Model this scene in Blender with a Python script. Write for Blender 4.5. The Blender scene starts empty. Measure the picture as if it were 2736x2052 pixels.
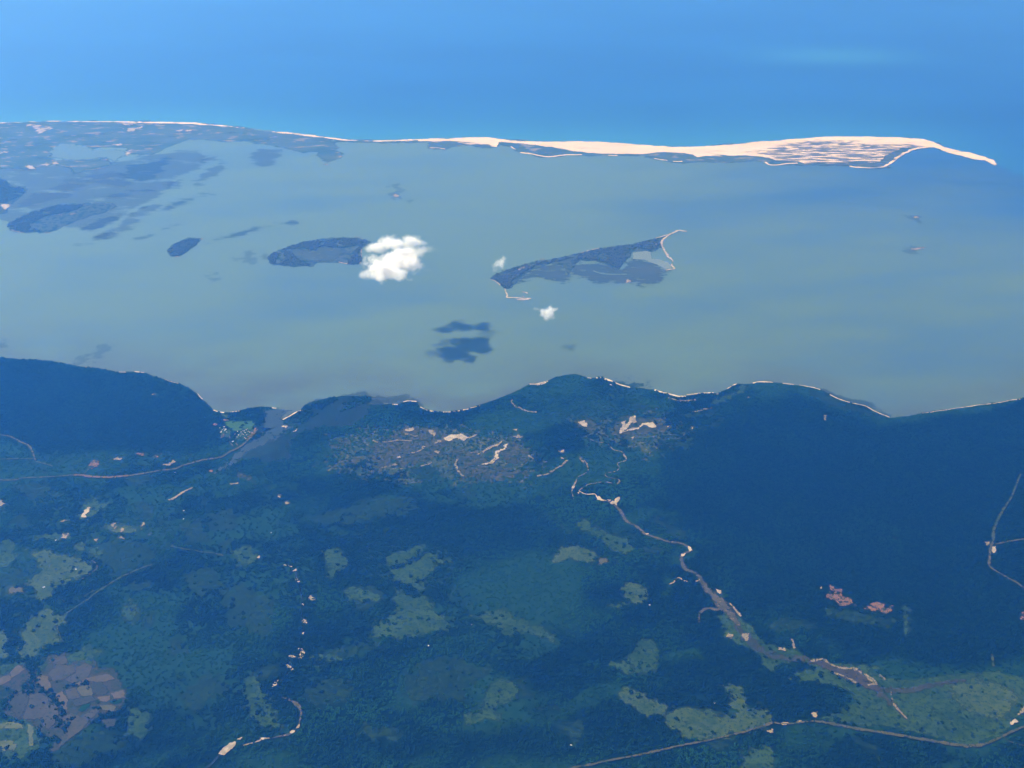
import bpy, bmesh, math, random
import numpy as np
from mathutils import Vector

random.seed(7)
RNG = np.random.default_rng(11)
S = bpy.context.scene
COL = S.collection

# ------------------------------------------------------------------ camera, sky, sun, exposure
ALT = 6000.0
DEP = math.radians(32.0)
VFOV = math.radians(38.0)
cam_d = bpy.data.cameras.new('camera')
cam_d.sensor_fit = 'HORIZONTAL'
cam_d.angle = 2 * math.atan(math.tan(VFOV / 2) * 4 / 3)
cam_d.clip_start = 1.0
cam_d.clip_end = 300000.0
cam = bpy.data.objects.new('camera', cam_d)
cam.location = (0, 0, ALT)
cam.rotation_euler = (math.pi / 2 - DEP, 0, 0)
COL.objects.link(cam)
S.camera = cam

SUN_EL, SUN_AZ = math.radians(44.0), math.radians(-62.0)      # azimuth from +Y, negative = to the left
W = bpy.data.worlds.new('World')
S.world = W
W.use_nodes = True
wn = W.node_tree.nodes
sky = wn.new('ShaderNodeTexSky')
sky.sky_type = 'NISHITA'
sky.sun_disc = False
sky.sun_elevation = SUN_EL
sky.sun_rotation = SUN_AZ
sky.altitude = 0
sky.air_density = 1.0
sky.dust_density = 0.6
bg = wn['Background']
bg.inputs['Strength'].default_value = 0.075
W.node_tree.links.new(sky.outputs[0], bg.inputs['Color'])

sun_d = bpy.data.lights.new('sun', 'SUN')
sun_d.energy = 4.95
sun_d.angle = math.radians(0.5)
sun_d.color = (1.0, 0.96, 0.90)
sun = bpy.data.objects.new('sun', sun_d)
to_sun = Vector((math.sin(SUN_AZ) * math.cos(SUN_EL), math.cos(SUN_AZ) * math.cos(SUN_EL), math.sin(SUN_EL)))
sun.rotation_euler = to_sun.to_track_quat('Z', 'Y').to_euler()
sun.location = to_sun * 9000
COL.objects.link(sun)

S.view_settings.view_transform = 'Standard'
S.view_settings.look = 'None'
S.view_settings.exposure = 0.75
S.view_settings.gamma = 1.0
S.view_settings.use_curve_mapping = False
S.render.engine = 'CYCLES'
cy = S.cycles
cy.use_denoising = True
cy.max_bounces = 8
cy.diffuse_bounces = 1
cy.glossy_bounces = 1
cy.transparent_max_bounces = 24
cy.volume_bounces = 4
cy.volume_step_rate = 1.0
cy.volume_max_steps = 256
cy.use_light_tree = False
cy.sample_clamp_indirect = 10

HAZE_DENSITY = 3.6e-5
HAZE_COLOR = (0.045, 0.30, 1.0)
HAZE_FORWARD = 0.42

# ------------------------------------------------------------------ from a point of the photograph to the ground it shows
FPX = 1026 / math.tan(VFOV / 2)

def ground_at(px, py, z=0.0):
    dx, dy = px - 1368.0, 1026.0 - py
    d = (dx, math.cos(DEP) * FPX + math.sin(DEP) * dy, -math.sin(DEP) * FPX + math.cos(DEP) * dy)
    t = (ALT - z) / -d[2]
    return (d[0] * t, d[1] * t)

def foot(y):
    """metres on the ground covered by one photograph pixel, across and in depth, at distance y"""
    sl = math.hypot(y, ALT)
    a = math.atan2(ALT, y)
    fx = (y * math.cos(DEP) + ALT * math.sin(DEP)) / FPX
    return fx, fx / max(0.15, math.sin(a))

FR = {  # crops of the photograph in which the outlines were read: offset and scale
    'F': (0, 0, 1.2369), 'A': (0, 250, .45208), 'B': (900, 280, .45208), 'C': (1736, 100, .45208), 'D': (0, 900, .40687),
    'E': (800, 800, .40687), 'K': (1500, 950, .40687), 'L': (0, 1250, .31646), 'M': (0, 1600, .27248), 'N': (500, 1400, .39293),
    'O': (1000, 1450, .36281), 'Q': (1500, 1250, .30136), 'R': (1636, 1550, .49729), 'S': (2136, 1250, .30136),
    'T': (940, 580, .13562), 'U': (1100, 830, .18083), 'V': (540, 1060, .13562), 'G': (0, 1026, .61844), 'H': (1368, 1026, .61844), 'W': (0, 300, .31646), 'X': (1280, 600, .27125),
    'Y': (1140, 340, .36166), 'Z': (1900, 340, .36166)}

def nums(s):
    v = [float(q) for q in s.replace(';', ' ').replace(',', ' ').split()]
    return list(zip(v[0::2], v[1::2]))

def pts(s, z=0.0):
    """'D 0,135 120,145 | E 0,735' -> ground points"""
    out = []
    for seg in s.split('|'):
        seg = seg.strip()
        ox, oy, k = FR[seg[0]]
        out += [ground_at(ox + k * x, oy + k * y, z) for x, y in nums(seg[1:])]
    return np.array(out)

# ------------------------------------------------------------------ noise and distance fields
def _hash(ix, iy, seed):
    h = (ix.astype(np.int64) * 374761393 + iy.astype(np.int64) * 668265263 + seed * 974634777) & 0x7fffffff
    h = ((h ^ (h >> 13)) * 1274126177) & 0x7fffffff
    return ((h ^ (h >> 16)) & 0xffff) / 65535.0

def vnoise(x, y, seed=0):
    ix, iy = np.floor(x), np.floor(y)
    fx, fy = x - ix, y - iy
    fx, fy = fx * fx * (3 - 2 * fx), fy * fy * (3 - 2 * fy)
    a, b = _hash(ix, iy, seed), _hash(ix + 1, iy, seed)
    c, d = _hash(ix, iy + 1, seed), _hash(ix + 1, iy + 1, seed)
    return (a * (1 - fx) + b * fx) * (1 - fy) + (c * (1 - fx) + d * fx) * fy

def fbm(x, y, seed=0, octv=4):
    s, a, t = 0, 0.5, 0
    for k in range(octv):
        s = s + a * vnoise(x * 2 ** k + 17.3 * k, y * 2 ** k - 9.1 * k, seed + k)
        t += a
        a *= 0.5
    return s / t

def smooth(e0, e1, x):
    t = np.clip((x - e0) / (e1 - e0), 0, 1)
    return t * t * (3 - 2 * t)

def sd_poly(X, Y, P):
    best = np.full(X.shape, 1e18)
    inside = np.zeros(X.shape, bool)
    n = len(P)
    for i in range(n):
        ax, ay = P[i]
        bx, by = P[(i + 1) % n]
        ex, ey = bx - ax, by - ay
        L = ex * ex + ey * ey + 1e-9
        t = np.clip(((X - ax) * ex + (Y - ay) * ey) / L, 0, 1)
        best = np.minimum(best, (X - ax - t * ex) ** 2 + (Y - ay - t * ey) ** 2)
        cross = ((ay > Y) != (by > Y))
        if ey != 0:
            inside ^= cross & (X < ax + ex * (Y - ay) / ey)
    d = np.sqrt(best)
    return np.where(inside, d, -d)

def sd_line(X, Y, P, w):
    best = np.full(X.shape, -1e18)
    for i in range(len(P) - 1):
        ax, ay = P[i]
        bx, by = P[i + 1]
        ex, ey = bx - ax, by - ay
        L = ex * ex + ey * ey + 1e-9
        t = np.clip(((X - ax) * ex + (Y - ay) * ey) / L, 0, 1)
        d = np.sqrt((X - ax - t * ex) ** 2 + (Y - ay - t * ey) ** 2)
        best = np.maximum(best, (w[i] * (1 - t) + w[i + 1] * t) / 2 - d)
    return best

class Prim:
    """a filled outline, or a line with a width (photograph pixels), on the ground"""
    def __init__(self, s, width=None):
        self.P = pts(s)
        self.w = None
        if width is not None:
            if np.isscalar(width):
                width = [width] * len(self.P)
            if len(width) != len(self.P):
                width = np.interp(np.linspace(0, 1, len(self.P)), np.linspace(0, 1, len(width)), width)
            self.w = [a * foot(p[1])[0] for a, p in zip(width, self.P)]
    def box(self, m):
        m = m + (max(self.w) if self.w is not None else 0)
        return self.P[:, 0].min() - m, self.P[:, 0].max() + m, self.P[:, 1].min() - m, self.P[:, 1].max() + m
    def sd(self, X, Y):
        return sd_poly(X, Y, self.P) if self.w is None else sd_line(X, Y, self.P, self.w)

def field_sd(prims, X, Y):
    out = None
    for p in prims:
        d = p.sd(X, Y)
        out = d if out is None else np.maximum(out, d)
    return out

# ------------------------------------------------------------------ node materials
def nd(t, kind, **kw):
    n = t.nodes.new(kind)
    for k, v in kw.items():
        setattr(n, k, v)
    return n

def math_n(t, op, a, b=None, clamp=False):
    n = nd(t, 'ShaderNodeMath', operation=op, use_clamp=clamp)
    for i, v in enumerate((a, b)):
        if v is None:
            continue
        if isinstance(v, (int, float)):
            n.inputs[i].default_value = v
        else:
            t.links.new(v, n.inputs[i])
    return n.outputs[0]

def ramp01(t, v, lo, hi):
    n = nd(t, 'ShaderNodeMapRange', interpolation_type='SMOOTHSTEP')
    t.links.new(v, n.inputs[0])
    n.inputs[1].default_value = lo
    n.inputs[2].default_value = hi
    return n.outputs[0]

def mix_c(t, f, a, b):
    n = nd(t, 'ShaderNodeMix', data_type='RGBA')
    for sock, v in ((n.inputs[0], f), (n.inputs[6], a), (n.inputs[7], b)):
        if isinstance(v, tuple):
            sock.default_value = (*v, 1)
        elif isinstance(v, (int, float)):
            sock.default_value = v
        else:
            t.links.new(v, sock)
    return n.outputs[2]

def world_noise(t, size, detail=4.0, stretch=(1, 1), rough=0.55, rot=0.0, off=0.0):
    g = nd(t, 'ShaderNodeNewGeometry')
    m = nd(t, 'ShaderNodeMapping')
    m.inputs['Rotation'].default_value = (0, 0, rot)
    m.inputs['Location'].default_value = (off, off * 0.7, 0)
    m.inputs['Scale'].default_value = (1 / (size * stretch[0]), 1 / (size * stretch[1]), 1 / size)
    t.links.new(g.outputs['Position'], m.inputs['Vector'])
    n = nd(t, 'ShaderNodeTexNoise')
    n.inputs['Scale'].default_value = 1.0
    n.inputs['Detail'].default_value = detail
    n.inputs['Roughness'].default_value = rough
    t.links.new(m.outputs[0], n.inputs['Vector'])
    return n.outputs[0]

def attr(t, name):
    return nd(t, 'ShaderNodeAttribute', attribute_name=name).outputs['Fac']

MATS = {}
def sheet_mat(name, ca, cb, size=60, stretch=(1, 1), rot=0.0, alpha=1.0, mottle=0.5, rough=0.9, cc=None, csize=25, cth=(0.6, 0.7), asize=None, spec=0.04, bias=0.0):
    """soil, grass or sand lying on the ground; it thins out towards its own ragged edge"""
    if name in MATS:
        return MATS[name]
    m = bpy.data.materials.new(name)
    m.use_nodes = True
    t = m.node_tree
    b = t.nodes['Principled BSDF']
    w = math_n(t, 'ADD', math_n(t, 'MULTIPLY', world_noise(t, size, 5, stretch, rot=rot), 0.55), math_n(t, 'MULTIPLY', world_noise(t, size * 5.5, 3, stretch, rot=rot + .4, off=13.0), 0.45))
    c = mix_c(t, ramp01(t, w, 0.36, 0.64), ca, cb)
    if cc is not None:
        c = mix_c(t, ramp01(t, world_noise(t, csize, 4, stretch, rot=rot, off=31.0), *cth), c, cc)
    t.links.new(c, b.inputs['Base Color'])
    b.inputs['Roughness'].default_value = rough
    b.inputs['Specular IOR Level'].default_value = spec
    n = ramp01(t, world_noise(t, asize or size * 0.6, 6, stretch, rot=rot, off=77.0, rough=.62), 0.28, 0.72)
    a = math_n(t, 'ADD', math_n(t, 'SUBTRACT', attr(t, 'cover'), bias), math_n(t, 'MULTIPLY', math_n(t, 'SUBTRACT', n, 0.5), mottle))
    a = math_n(t, 'MULTIPLY', ramp01(t, a, 0.2, 0.8), alpha)
    t.links.new(a, b.inputs['Alpha'])
    MATS[name] = m
    return m

# ------------------------------------------------------------------ objects
def tag(o, label=None, cat=None, group=None, kind=None):
    for k, v in (('label', label), ('category', cat), ('group', group), ('kind', kind)):
        if v:
            o[k] = v
    return o

def mesh_obj(name, verts, faces, mat, loc=(0, 0, 0), parent=None, attrs=None, smooth_it=False):
    me = bpy.data.meshes.new(name)
    verts = np.asarray(verts, np.float32)
    faces = np.asarray(faces, np.int32)
    me.vertices.add(len(verts))
    me.vertices.foreach_set('co', verts.ravel())
    k = faces.shape[1]
    me.loops.add(faces.size)
    me.loops.foreach_set('vertex_index', faces.ravel())
    me.polygons.add(len(faces))
    me.polygons.foreach_set('loop_start', np.arange(0, faces.size, k, dtype=np.int32))
    me.update(calc_edges=True)
    for an, av in (attrs or {}).items():
        a = me.attributes.new(an, 'FLOAT', 'POINT')
        a.data.foreach_set('value', np.asarray(av, np.float32))
    if mat:
        me.materials.append(mat)
    if smooth_it:
        me.shade_smooth()
    o = bpy.data.objects.new(name, me)
    COL.objects.link(o)
    o.location = loc
    if parent:
        o.parent = parent
    return o

def empty(name, loc):
    o = bpy.data.objects.new(name, None)
    o.empty_display_size = 50
    o.location = (*loc[:2], 0)
    COL.objects.link(o)
    return o

CLEAR = []      # (prims, strength, soft): where the woods are cut open

def sheet(name, prims, z, mat, soft=18.0, amp=18.0, nsize=60.0, step=1.0, parent=None, clear=0.0, seed=0, clip=None, grow=0.0, expand=0.0):
    """a thin ground cover over the given outlines, ragged at its edge, as one mesh"""
    if not isinstance(prims, list):
        prims = [prims]
    m = soft + amp + expand
    bx = np.array([p.box(m) for p in prims])
    x0, x1, y0, y1 = bx[:, 0].min(), bx[:, 1].max(), bx[:, 2].min(), bx[:, 3].max()
    fx, fy = foot((y0 + y1) / 2)
    sx, sy = 2.2 * fx * step, 2.2 * fy * step
    while ((x1 - x0) / sx) * ((y1 - y0) / sy) > 260000:
        sx *= 1.15
        sy *= 1.15
    nx, ny = max(3, int((x1 - x0) / sx) + 2), max(3, int((y1 - y0) / sy) + 2)
    gx, gy = np.linspace(x0, x1, nx), np.linspace(y0, y1, ny)
    X, Y = np.meshgrid(gx, gy)
    d = field_sd(prims, X, Y) + expand
    if amp:
        d = d + amp * 2 * (fbm(X / nsize, Y / nsize, seed + len(name), 4) - 0.5)
    if clip is not None:
        d = np.minimum(d, field_sd(clip, X, Y))
    cov = smooth(-soft, soft, d)
    keep = np.maximum.reduce([cov[:-1, :-1], cov[1:, :-1], cov[:-1, 1:], cov[1:, 1:]]) > 0.03
    idx = np.arange(nx * ny).reshape(ny, nx)
    q = np.stack([idx[:-1, :-1], idx[:-1, 1:], idx[1:, 1:], idx[1:, :-1]], -1)[keep]
    if len(q) == 0:
        q = np.array([[0, 1, nx + 1, nx]])
    used, inv = np.unique(q.ravel(), return_inverse=True)
    cx, cy_ = X.ravel()[used].mean(), Y.ravel()[used].mean()
    if parent is not None:
        cx, cy_ = parent.location.x, parent.location.y
    v = np.stack([X.ravel()[used] - cx, Y.ravel()[used] - cy_, np.zeros(len(used))], -1)
    o = mesh_obj(name, v, inv.reshape(-1, 4), mat, (0, 0, z) if parent is not None else (cx, cy_, z), parent, {'cover': cov.ravel()[used]})
    if clear:
        CLEAR.append((prims, clear, m + grow, amp, nsize, seed + len(name), soft, grow))
    return o

def smooth_line(P, w, step):
    """the same line with rounded bends and points every step metres"""
    P = np.asarray(P, float)
    w = np.asarray(w, float)
    n = len(P)
    out, ow = [], []
    for i in range(n - 1):
        p0, p1, p2, p3 = P[max(i - 1, 0)], P[i], P[i + 1], P[min(i + 2, n - 1)]
        k = max(1, int(np.hypot(*(p2 - p1)) / step))
        for j in range(k):
            t = j / k
            q = 0.5 * (2 * p1 + (p2 - p0) * t + (2 * p0 - 5 * p1 + 4 * p2 - p3) * t * t + (3 * p1 - p0 - 3 * p2 + p3) * t ** 3)
            out.append(q)
            ow.append(w[i] * (1 - t) + w[i + 1] * t)
    out.append(P[-1])
    ow.append(w[-1])
    return np.array(out), np.array(ow)

N_RIBBON = [0]
def ribbon(name, s, width, z, mat, parent=None, clear=0.0, wander=0.0, ragged=0.3, seed=0):
    """a road, stream bed or beach: a thin strip that follows a line"""
    N_RIBBON[0] += 1
    z += 0.04 * (N_RIBBON[0] % 20)
    pr = Prim(s, width)
    ym = pr.P[:, 1].mean()
    step = max(12.0, 2.2 * foot(ym)[0])
    P, w = smooth_line(pr.P, pr.w, step)
    arc = np.concatenate([[0], np.cumsum(np.hypot(*np.diff(P, axis=0).T))])
    T = np.gradient(P, axis=0)
    T /= np.maximum(1e-6, np.hypot(T[:, 0], T[:, 1]))[:, None]
    N = np.stack([-T[:, 1], T[:, 0]], -1)
    wl = (vnoise(arc / 90.0, arc * 0 + seed, 3 + seed) - 0.5) * 2 * wander
    P = P + N * wl[:, None]
    w = w * (1 + ragged * 2 * (fbm(arc / 45.0, arc * 0 + 5.5 + seed, 9 + seed, 3) - 0.5))
    offs, cv = np.array([-1.7, -0.75, 0, 0.75, 1.7]), np.array([0, .85, 1, .85, 0])
    V = P[:, None, :] + N[:, None, :] * (offs[None, :, None] * w[:, None, None] / 2)
    fade = np.ones(len(P))
    fade[0] = fade[-1] = 0.35
    C = cv[None, :] * fade[:, None]
    n = len(P)
    c = parent.location.xy if parent is not None else Vector(P.mean(0))
    v = np.concatenate([V.reshape(-1, 2) - np.array(c), np.zeros((n * 5, 1))], 1)
    idx = np.arange(n * 5).reshape(n, 5)
    q = np.stack([idx[:-1, :-1], idx[1:, :-1], idx[1:, 1:], idx[:-1, 1:]], -1).reshape(-1, 4)
    o = mesh_obj(name, v, q[:, ::-1], mat, (0, 0, z) if parent is not None else (c[0], c[1], z), parent, {'cover': C.ravel()})
    if clear:
        CLEAR.append(([pr], clear, 34.0, 0.0, 50.0, 0, 10.0, 14.0))
    return o

# ------------------------------------------------------------------ materials
GRASS = sheet_mat('pasture', (0.011, 0.031, 0.0045), (0.028, 0.057, 0.0085), 55, cc=(0.004, 0.015, 0.003), csize=26, cth=(0.50, 0.64), mottle=0.9, asize=60)
GRASS_PALE = sheet_mat('dry_pasture', (0.019, 0.041, 0.0075), (0.046, 0.070, 0.014), 45, cc=(0.008, 0.023, 0.005), csize=24, cth=(0.52, 0.66), mottle=0.85, asize=50)
GRASS_DIM = sheet_mat('thin_bush', (0.007, 0.024, 0.004), (0.017, 0.041, 0.007), 60, cc=(0.003, 0.013, 0.003), csize=30, cth=(0.46, 0.58), mottle=1.4, alpha=0.8, asize=80)
DUNE_GRASS = sheet_mat('dune_grass', (0.030, 0.040, 0.012), (0.075, 0.070, 0.028), 50, cc=(0.012, 0.026, 0.007), csize=30, cth=(0.46, 0.58), mottle=1.5, alpha=0.75, asize=80)
SAND = sheet_mat('white_sand', (0.20, 0.168, 0.118), (0.40, 0.335, 0.24), 40, mottle=0.7, asize=32)
BEACH = sheet_mat('beach_sand', (0.32, 0.265, 0.185), (0.54, 0.45, 0.32), 50, mottle=0.7, asize=40)
SAND_TAN = sheet_mat('tan_sand', (0.13, 0.11, 0.065), (0.25, 0.205, 0.125), 40, mottle=1.2, asize=26)
SAND_FAR = sheet_mat('spit_sand', (0.52, 0.39, 0.26), (0.62, 0.475, 0.335), 300, mottle=0.7, asize=120, cc=(0.30, 0.26, 0.15), csize=140, cth=(0.56, 0.72), stretch=(4, 1), rot=0.12)
RED_SOIL = sheet_mat('red_soil', (0.085, 0.050, 0.026), (0.175, 0.098, 0.056), 28, cc=(0.02, 0.032, 0.012), csize=26, cth=(0.50, 0.62), mottle=1.9, asize=34)
ROAD = sheet_mat('dirt_road', (0.032, 0.040, 0.014), (0.072, 0.066, 0.027), 40, mottle=1.2, asize=30)
ROAD_RED = sheet_mat('red_dirt_road', (0.065, 0.048, 0.021), (0.110, 0.074, 0.035), 50, mottle=1.0, asize=34)
TRACK = sheet_mat('faint_track', (0.018, 0.036, 0.010), (0.042, 0.054, 0.017), 40, mottle=1.2, asize=34)
RIVER_BED = sheet_mat('river_bed', (0.030, 0.034, 0.018), (0.068, 0.060, 0.034), 40, mottle=1.1, asize=40, cc=(0.12, 0.10, 0.06), csize=30, cth=(.58, .68))
CREEK = sheet_mat('creek_water', (0.004, 0.010, 0.010), (0.008, 0.016, 0.016), 60, mottle=0.5, rough=0.25, spec=0.3)
MUD = sheet_mat('mud', (0.010, 0.027, 0.013), (0.022, 0.036, 0.018), 160, mottle=1.3, alpha=0.42, rough=0.6, asize=200)
MUD_BANK = sheet_mat('drowned_mud_bank', (0.046, 0.066, 0.068), (0.060, 0.076, 0.074), 220, stretch=(2.5, 1), rot=0.3, mottle=1.5, alpha=0.4, rough=0.5, asize=240)
MUD_DARK = sheet_mat('seagrass_bank', (0.026, 0.050, 0.050), (0.040, 0.062, 0.058), 150, stretch=(2.5, 1), rot=0.3, mottle=1.4, alpha=0.48, rough=0.6, asize=200)
ISLE = sheet_mat('island_soil', (0.036, 0.058, 0.048), (0.054, 0.076, 0.060), 130, cc=(0.014, 0.032, 0.024), csize=70, cth=(0.48, 0.6), mottle=0.7)
SPECKLE = sheet_mat('sandy_scrub', (0.022, 0.046, 0.012), (0.056, 0.070, 0.023), 45, cc=(0.135, 0.125, 0.066), csize=34, cth=(0.54, 0.66), mottle=1.8, alpha=0.75, asize=80, bias=0.14)
MUD_FAINT = sheet_mat('faint_shoal', (0.040, 0.066, 0.066), (0.055, 0.078, 0.074), 200, mottle=1.6, alpha=0.28, rough=0.5, asize=160)
MEADOW = sheet_mat('village_meadow', (0.022, 0.066, 0.014), (0.038, 0.085, 0.020), 40, mottle=0.7, asize=40)
SAND_SOFT = sheet_mat('thin_sand', (0.10, 0.09, 0.048), (0.23, 0.19, 0.115), 36, mottle=2.0, asize=32, alpha=.8)
GREEN_VEIL = sheet_mat('green_scrub', (0.006, 0.026, 0.005), (0.014, 0.040, 0.008), 60, cc=(0.030, 0.042, 0.014), csize=40, cth=(0.60, 0.70), mottle=1.8, alpha=0.7, asize=130, bias=0.2)
ISLE_FAR = sheet_mat('barrier_soil', (0.036, 0.070, 0.058), (0.062, 0.094, 0.076), 260, cc=(0.17, 0.155, 0.105), csize=120, cth=(0.54, 0.68), stretch=(2.2, 1), rot=-0.15, mottle=0.9, asize=220)
LAGOON = sheet_mat('lagoon_water', (0.070, 0.115, 0.090), (0.080, 0.125, 0.095), 300, mottle=0.5, rough=0.3, spec=0.3, alpha=0.9)
BED_SOFT = sheet_mat('silted_bed', (0.024, 0.030, 0.015), (0.048, 0.048, 0.026), 40, mottle=1.8, alpha=.75, asize=45)
FALLOW = sheet_mat('fallow_soil', (0.018, 0.028, 0.012), (0.038, 0.036, 0.022), 45, cc=(0.008, 0.024, 0.007), csize=40, cth=(.54, .66), mottle=.8, asize=60)
PLOT_MAUVE = sheet_mat('harrowed_soil', (0.034, 0.036, 0.020), (0.050, 0.047, 0.027), 30, mottle=0.8, cc=(0.022, 0.034, 0.015), csize=45, cth=(.55, .68))
PLOT_DARK = sheet_mat('damp_harrowed_soil', (0.023, 0.029, 0.016), (0.033, 0.036, 0.021), 30, mottle=0.8)
PLOT_PINK = sheet_mat('ploughed_soil', (0.055, 0.050, 0.027), (0.080, 0.066, 0.038), 30, mottle=0.7)
PLOT_TAN = sheet_mat('stubble', (0.052, 0.055, 0.024), (0.070, 0.068, 0.031), 24, mottle=0.7)
PLOT_GREEN = sheet_mat('green_crop', (0.004, 0.024, 0.006), (0.006, 0.031, 0.008), 30, mottle=0.4)
PLOT_LIME = sheet_mat('yellow_green_grass', (0.050, 0.066, 0.018), (0.082, 0.096, 0.026), 40, mottle=1.0)

# ------------------------------------------------------------------ coastline of the mainland
COAST = ('D -600,60 -250,110 0,135 120,145 230,148 330,155 430,175 540,198 620,200 700,215 760,232 850,228 960,235 1010,258 1080,280 1180,308 1240,335 '
         '1290,370 1330,410 1360,440 1400,480 1440,493 1490,497 1560,487 1620,470 1700,458 1780,462 1815,470 1780,500 1745,540 1760,600 1830,610 1845,570 1865,540 1930,500 1990,478'
         '| E 0,735 40,690 110,665 190,645 280,635 470,640 480,665 445,690 500,692 560,690 640,690 700,668 770,668 790,705 860,730 960,742 1080,722 1180,695 '
         '1260,668 1360,630 1450,590 1510,558 1560,552 1630,535 1680,510 1750,497 1810,490 1860,505 1910,518 1990,512 2060,545 2170,580'
         '| K 450,212 520,215 610,225 700,250 770,265 815,268 900,250 990,242 1030,250 1090,215 1150,185 1250,185 1280,175 1390,175 1460,183 1530,190 1630,205 '
         '1700,222 1760,255 1830,290 1930,318 1990,330 2050,362 2110,395 2160,410'
         '| F 1960,899 2000,890 2060,882 2130,872 2212,860 2300,846 2420,838')
coast = pts(COAST)
GX0, GX1, GY0 = -6700.0, 6700.0, 4300.0
coast_poly = np.concatenate([[[GX0 - 3000, coast[0, 1] + 60]], coast, [[GX1 + 3000, coast[-1, 1]]], [[GX1 + 3000, GY0 - 2000], [GX0 - 3000, GY0 - 2000]]])

def coast_sd(X, Y):
    d = sd_poly(X, Y, coast_poly)
    return d + 10 * 2 * (fbm(X / 60, Y / 60, 5, 4) - 0.5)

# ------------------------------------------------------------------ water: one sheet to beyond the horizon
gx = np.unique(np.concatenate([np.linspace(-13000, 13000, 300), np.linspace(-60000, 60000, 60)]))
gy = np.unique(np.concatenate([np.linspace(5000, 30000, 330), np.linspace(-60000, 60000, 60)]))
X, Y = np.meshgrid(gx, gy)
sea_shore = pts('F -250,275 0,266 100,262 270,262 370,264 470,270 540,277 600,284 660,291 740,301 850,303 960,299 1060,299 1200,306 | Y 900,108 1130,106 1420,118 1700,142 1850,147 2100,140'
                '| Z 0,140 280,113 600,92 930,69 1400,77 1640,110 1800,170 2000,215 2112,275 | F 2300,420 2500,520')
bay_in = np.interp(X.ravel(), sea_shore[:, 0], sea_shore[:, 1]).reshape(X.shape)
north = Y - bay_in                                   # > 0: open sea
dsh = np.abs(sd_line(X, Y, sea_shore, np.zeros(len(sea_shore))))
tipx = sea_shore[-3, 0]
wt = smooth(tipx - 600, tipx + 3500, X)
inside = np.where(north < 0, 0.92 - 0.66 * smooth(tipx - 8000, tipx, X) * smooth(-6000, 0, north), 0.0)
outside = 0.62 * smooth(2500, -6500, north)
bay = inside * (1 - wt) + outside * wt
streak = fbm((X + 0.4 * Y) / 2600, (Y - 0.25 * X) / 900, 21, 4) - 0.5
turb = np.clip(bay * (1.06 - 0.30 * smooth(-500, 8500, X - 0.10 * (Y - 9000))) + 0.8 * bay * streak, 0, 1)
shelf = np.where(north >= 0, np.exp(-dsh / 1100.0) * smooth(12000, 2000, X), 0) * 0.8
shelf = np.where(north >= 0, shelf + 0.5 * np.exp(-((X - ground_at(2230, 150)[0]) / 1500) ** 2 - ((Y - ground_at(2230, 150)[1]) / 600) ** 2), shelf)
cd = -sd_poly(X, Y, coast_poly)
murk = np.where(cd > 0, np.exp(-np.maximum(cd, 0) / 420.0), 1.0) * (north < 0)
mouth = np.array(ground_at(800, 1090))
murk = np.clip(murk * 0.8 + 0.6 * np.exp(-(((X - mouth[0]) / 1700) ** 2 + ((Y - mouth[1]) / 900) ** 2)), 0, 1)
ny, nx = X.shape
idx = np.arange(nx * ny).reshape(ny, nx)
q = np.stack([idx[:-1, :-1], idx[:-1, 1:], idx[1:, 1:], idx[1:, :-1]], -1).reshape(-1, 4)
m = bpy.data.materials.new('sea_water')
m.use_nodes = True
t = m.node_tree
b = t.nodes['Principled BSDF']
DEEP, TURBID, SHELF, MURK = (0.010, 0.062, 0.20), (0.080, 0.129, 0.082), (0.038, 0.165, 0.25), (0.056, 0.070, 0.058)
fine = world_noise(t, 700, 5, (2.2, 0.7), rot=0.35)
tv = math_n(t, 'ADD', attr(t, 'turbid'), math_n(t, 'MULTIPLY', math_n(t, 'SUBTRACT', ramp01(t, fine, .3, .7), 0.5), 0.16))
tv = math_n(t, 'MULTIPLY', tv, ramp01(t, attr(t, 'turbid'), 0.0, 0.1))
deep = mix_c(t, ramp01(t, world_noise(t, 2600, 5, (2.4, 1.0), rot=0.3, off=4.0), .3, .7), tuple(q * .86 for q in DEEP), tuple(q * 1.14 for q in DEEP))
c = mix_c(t, math_n(t, 'MAXIMUM', tv, 0.0, True), deep, TURBID)
c = mix_c(t, attr(t, 'shelf'), c, SHELF)
c = mix_c(t, math_n(t, 'MULTIPLY', attr(t, 'murk'), ramp01(t, world_noise(t, 420, 4, (2, 1), rot=0.2, off=9.0), 0.2, 0.7)), c, MURK)
t.links.new(c, b.inputs['Base Color'])
b.inputs['Roughness'].default_value = 0.32
b.inputs['IOR'].default_value = 1.33
b.inputs['Specular IOR Level'].default_value = 0.35
bump = nd(t, 'ShaderNodeBump')
bump.inputs['Strength'].default_value = 0.12
bump.inputs['Distance'].default_value = 6.0
t.links.new(world_noise(t, 130, 4, (1.6, 0.7), rot=0.5, off=3.0), bump.inputs['Height'])
t.links.new(bump.outputs[0], b.inputs['Normal'])
tag(mesh_obj('water', np.stack([X.ravel(), Y.ravel(), X.ravel() * 0], -1), q, m, attrs={'turbid': turb.ravel(), 'shelf': shelf.ravel(), 'murk': murk.ravel()}), kind='structure')

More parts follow.
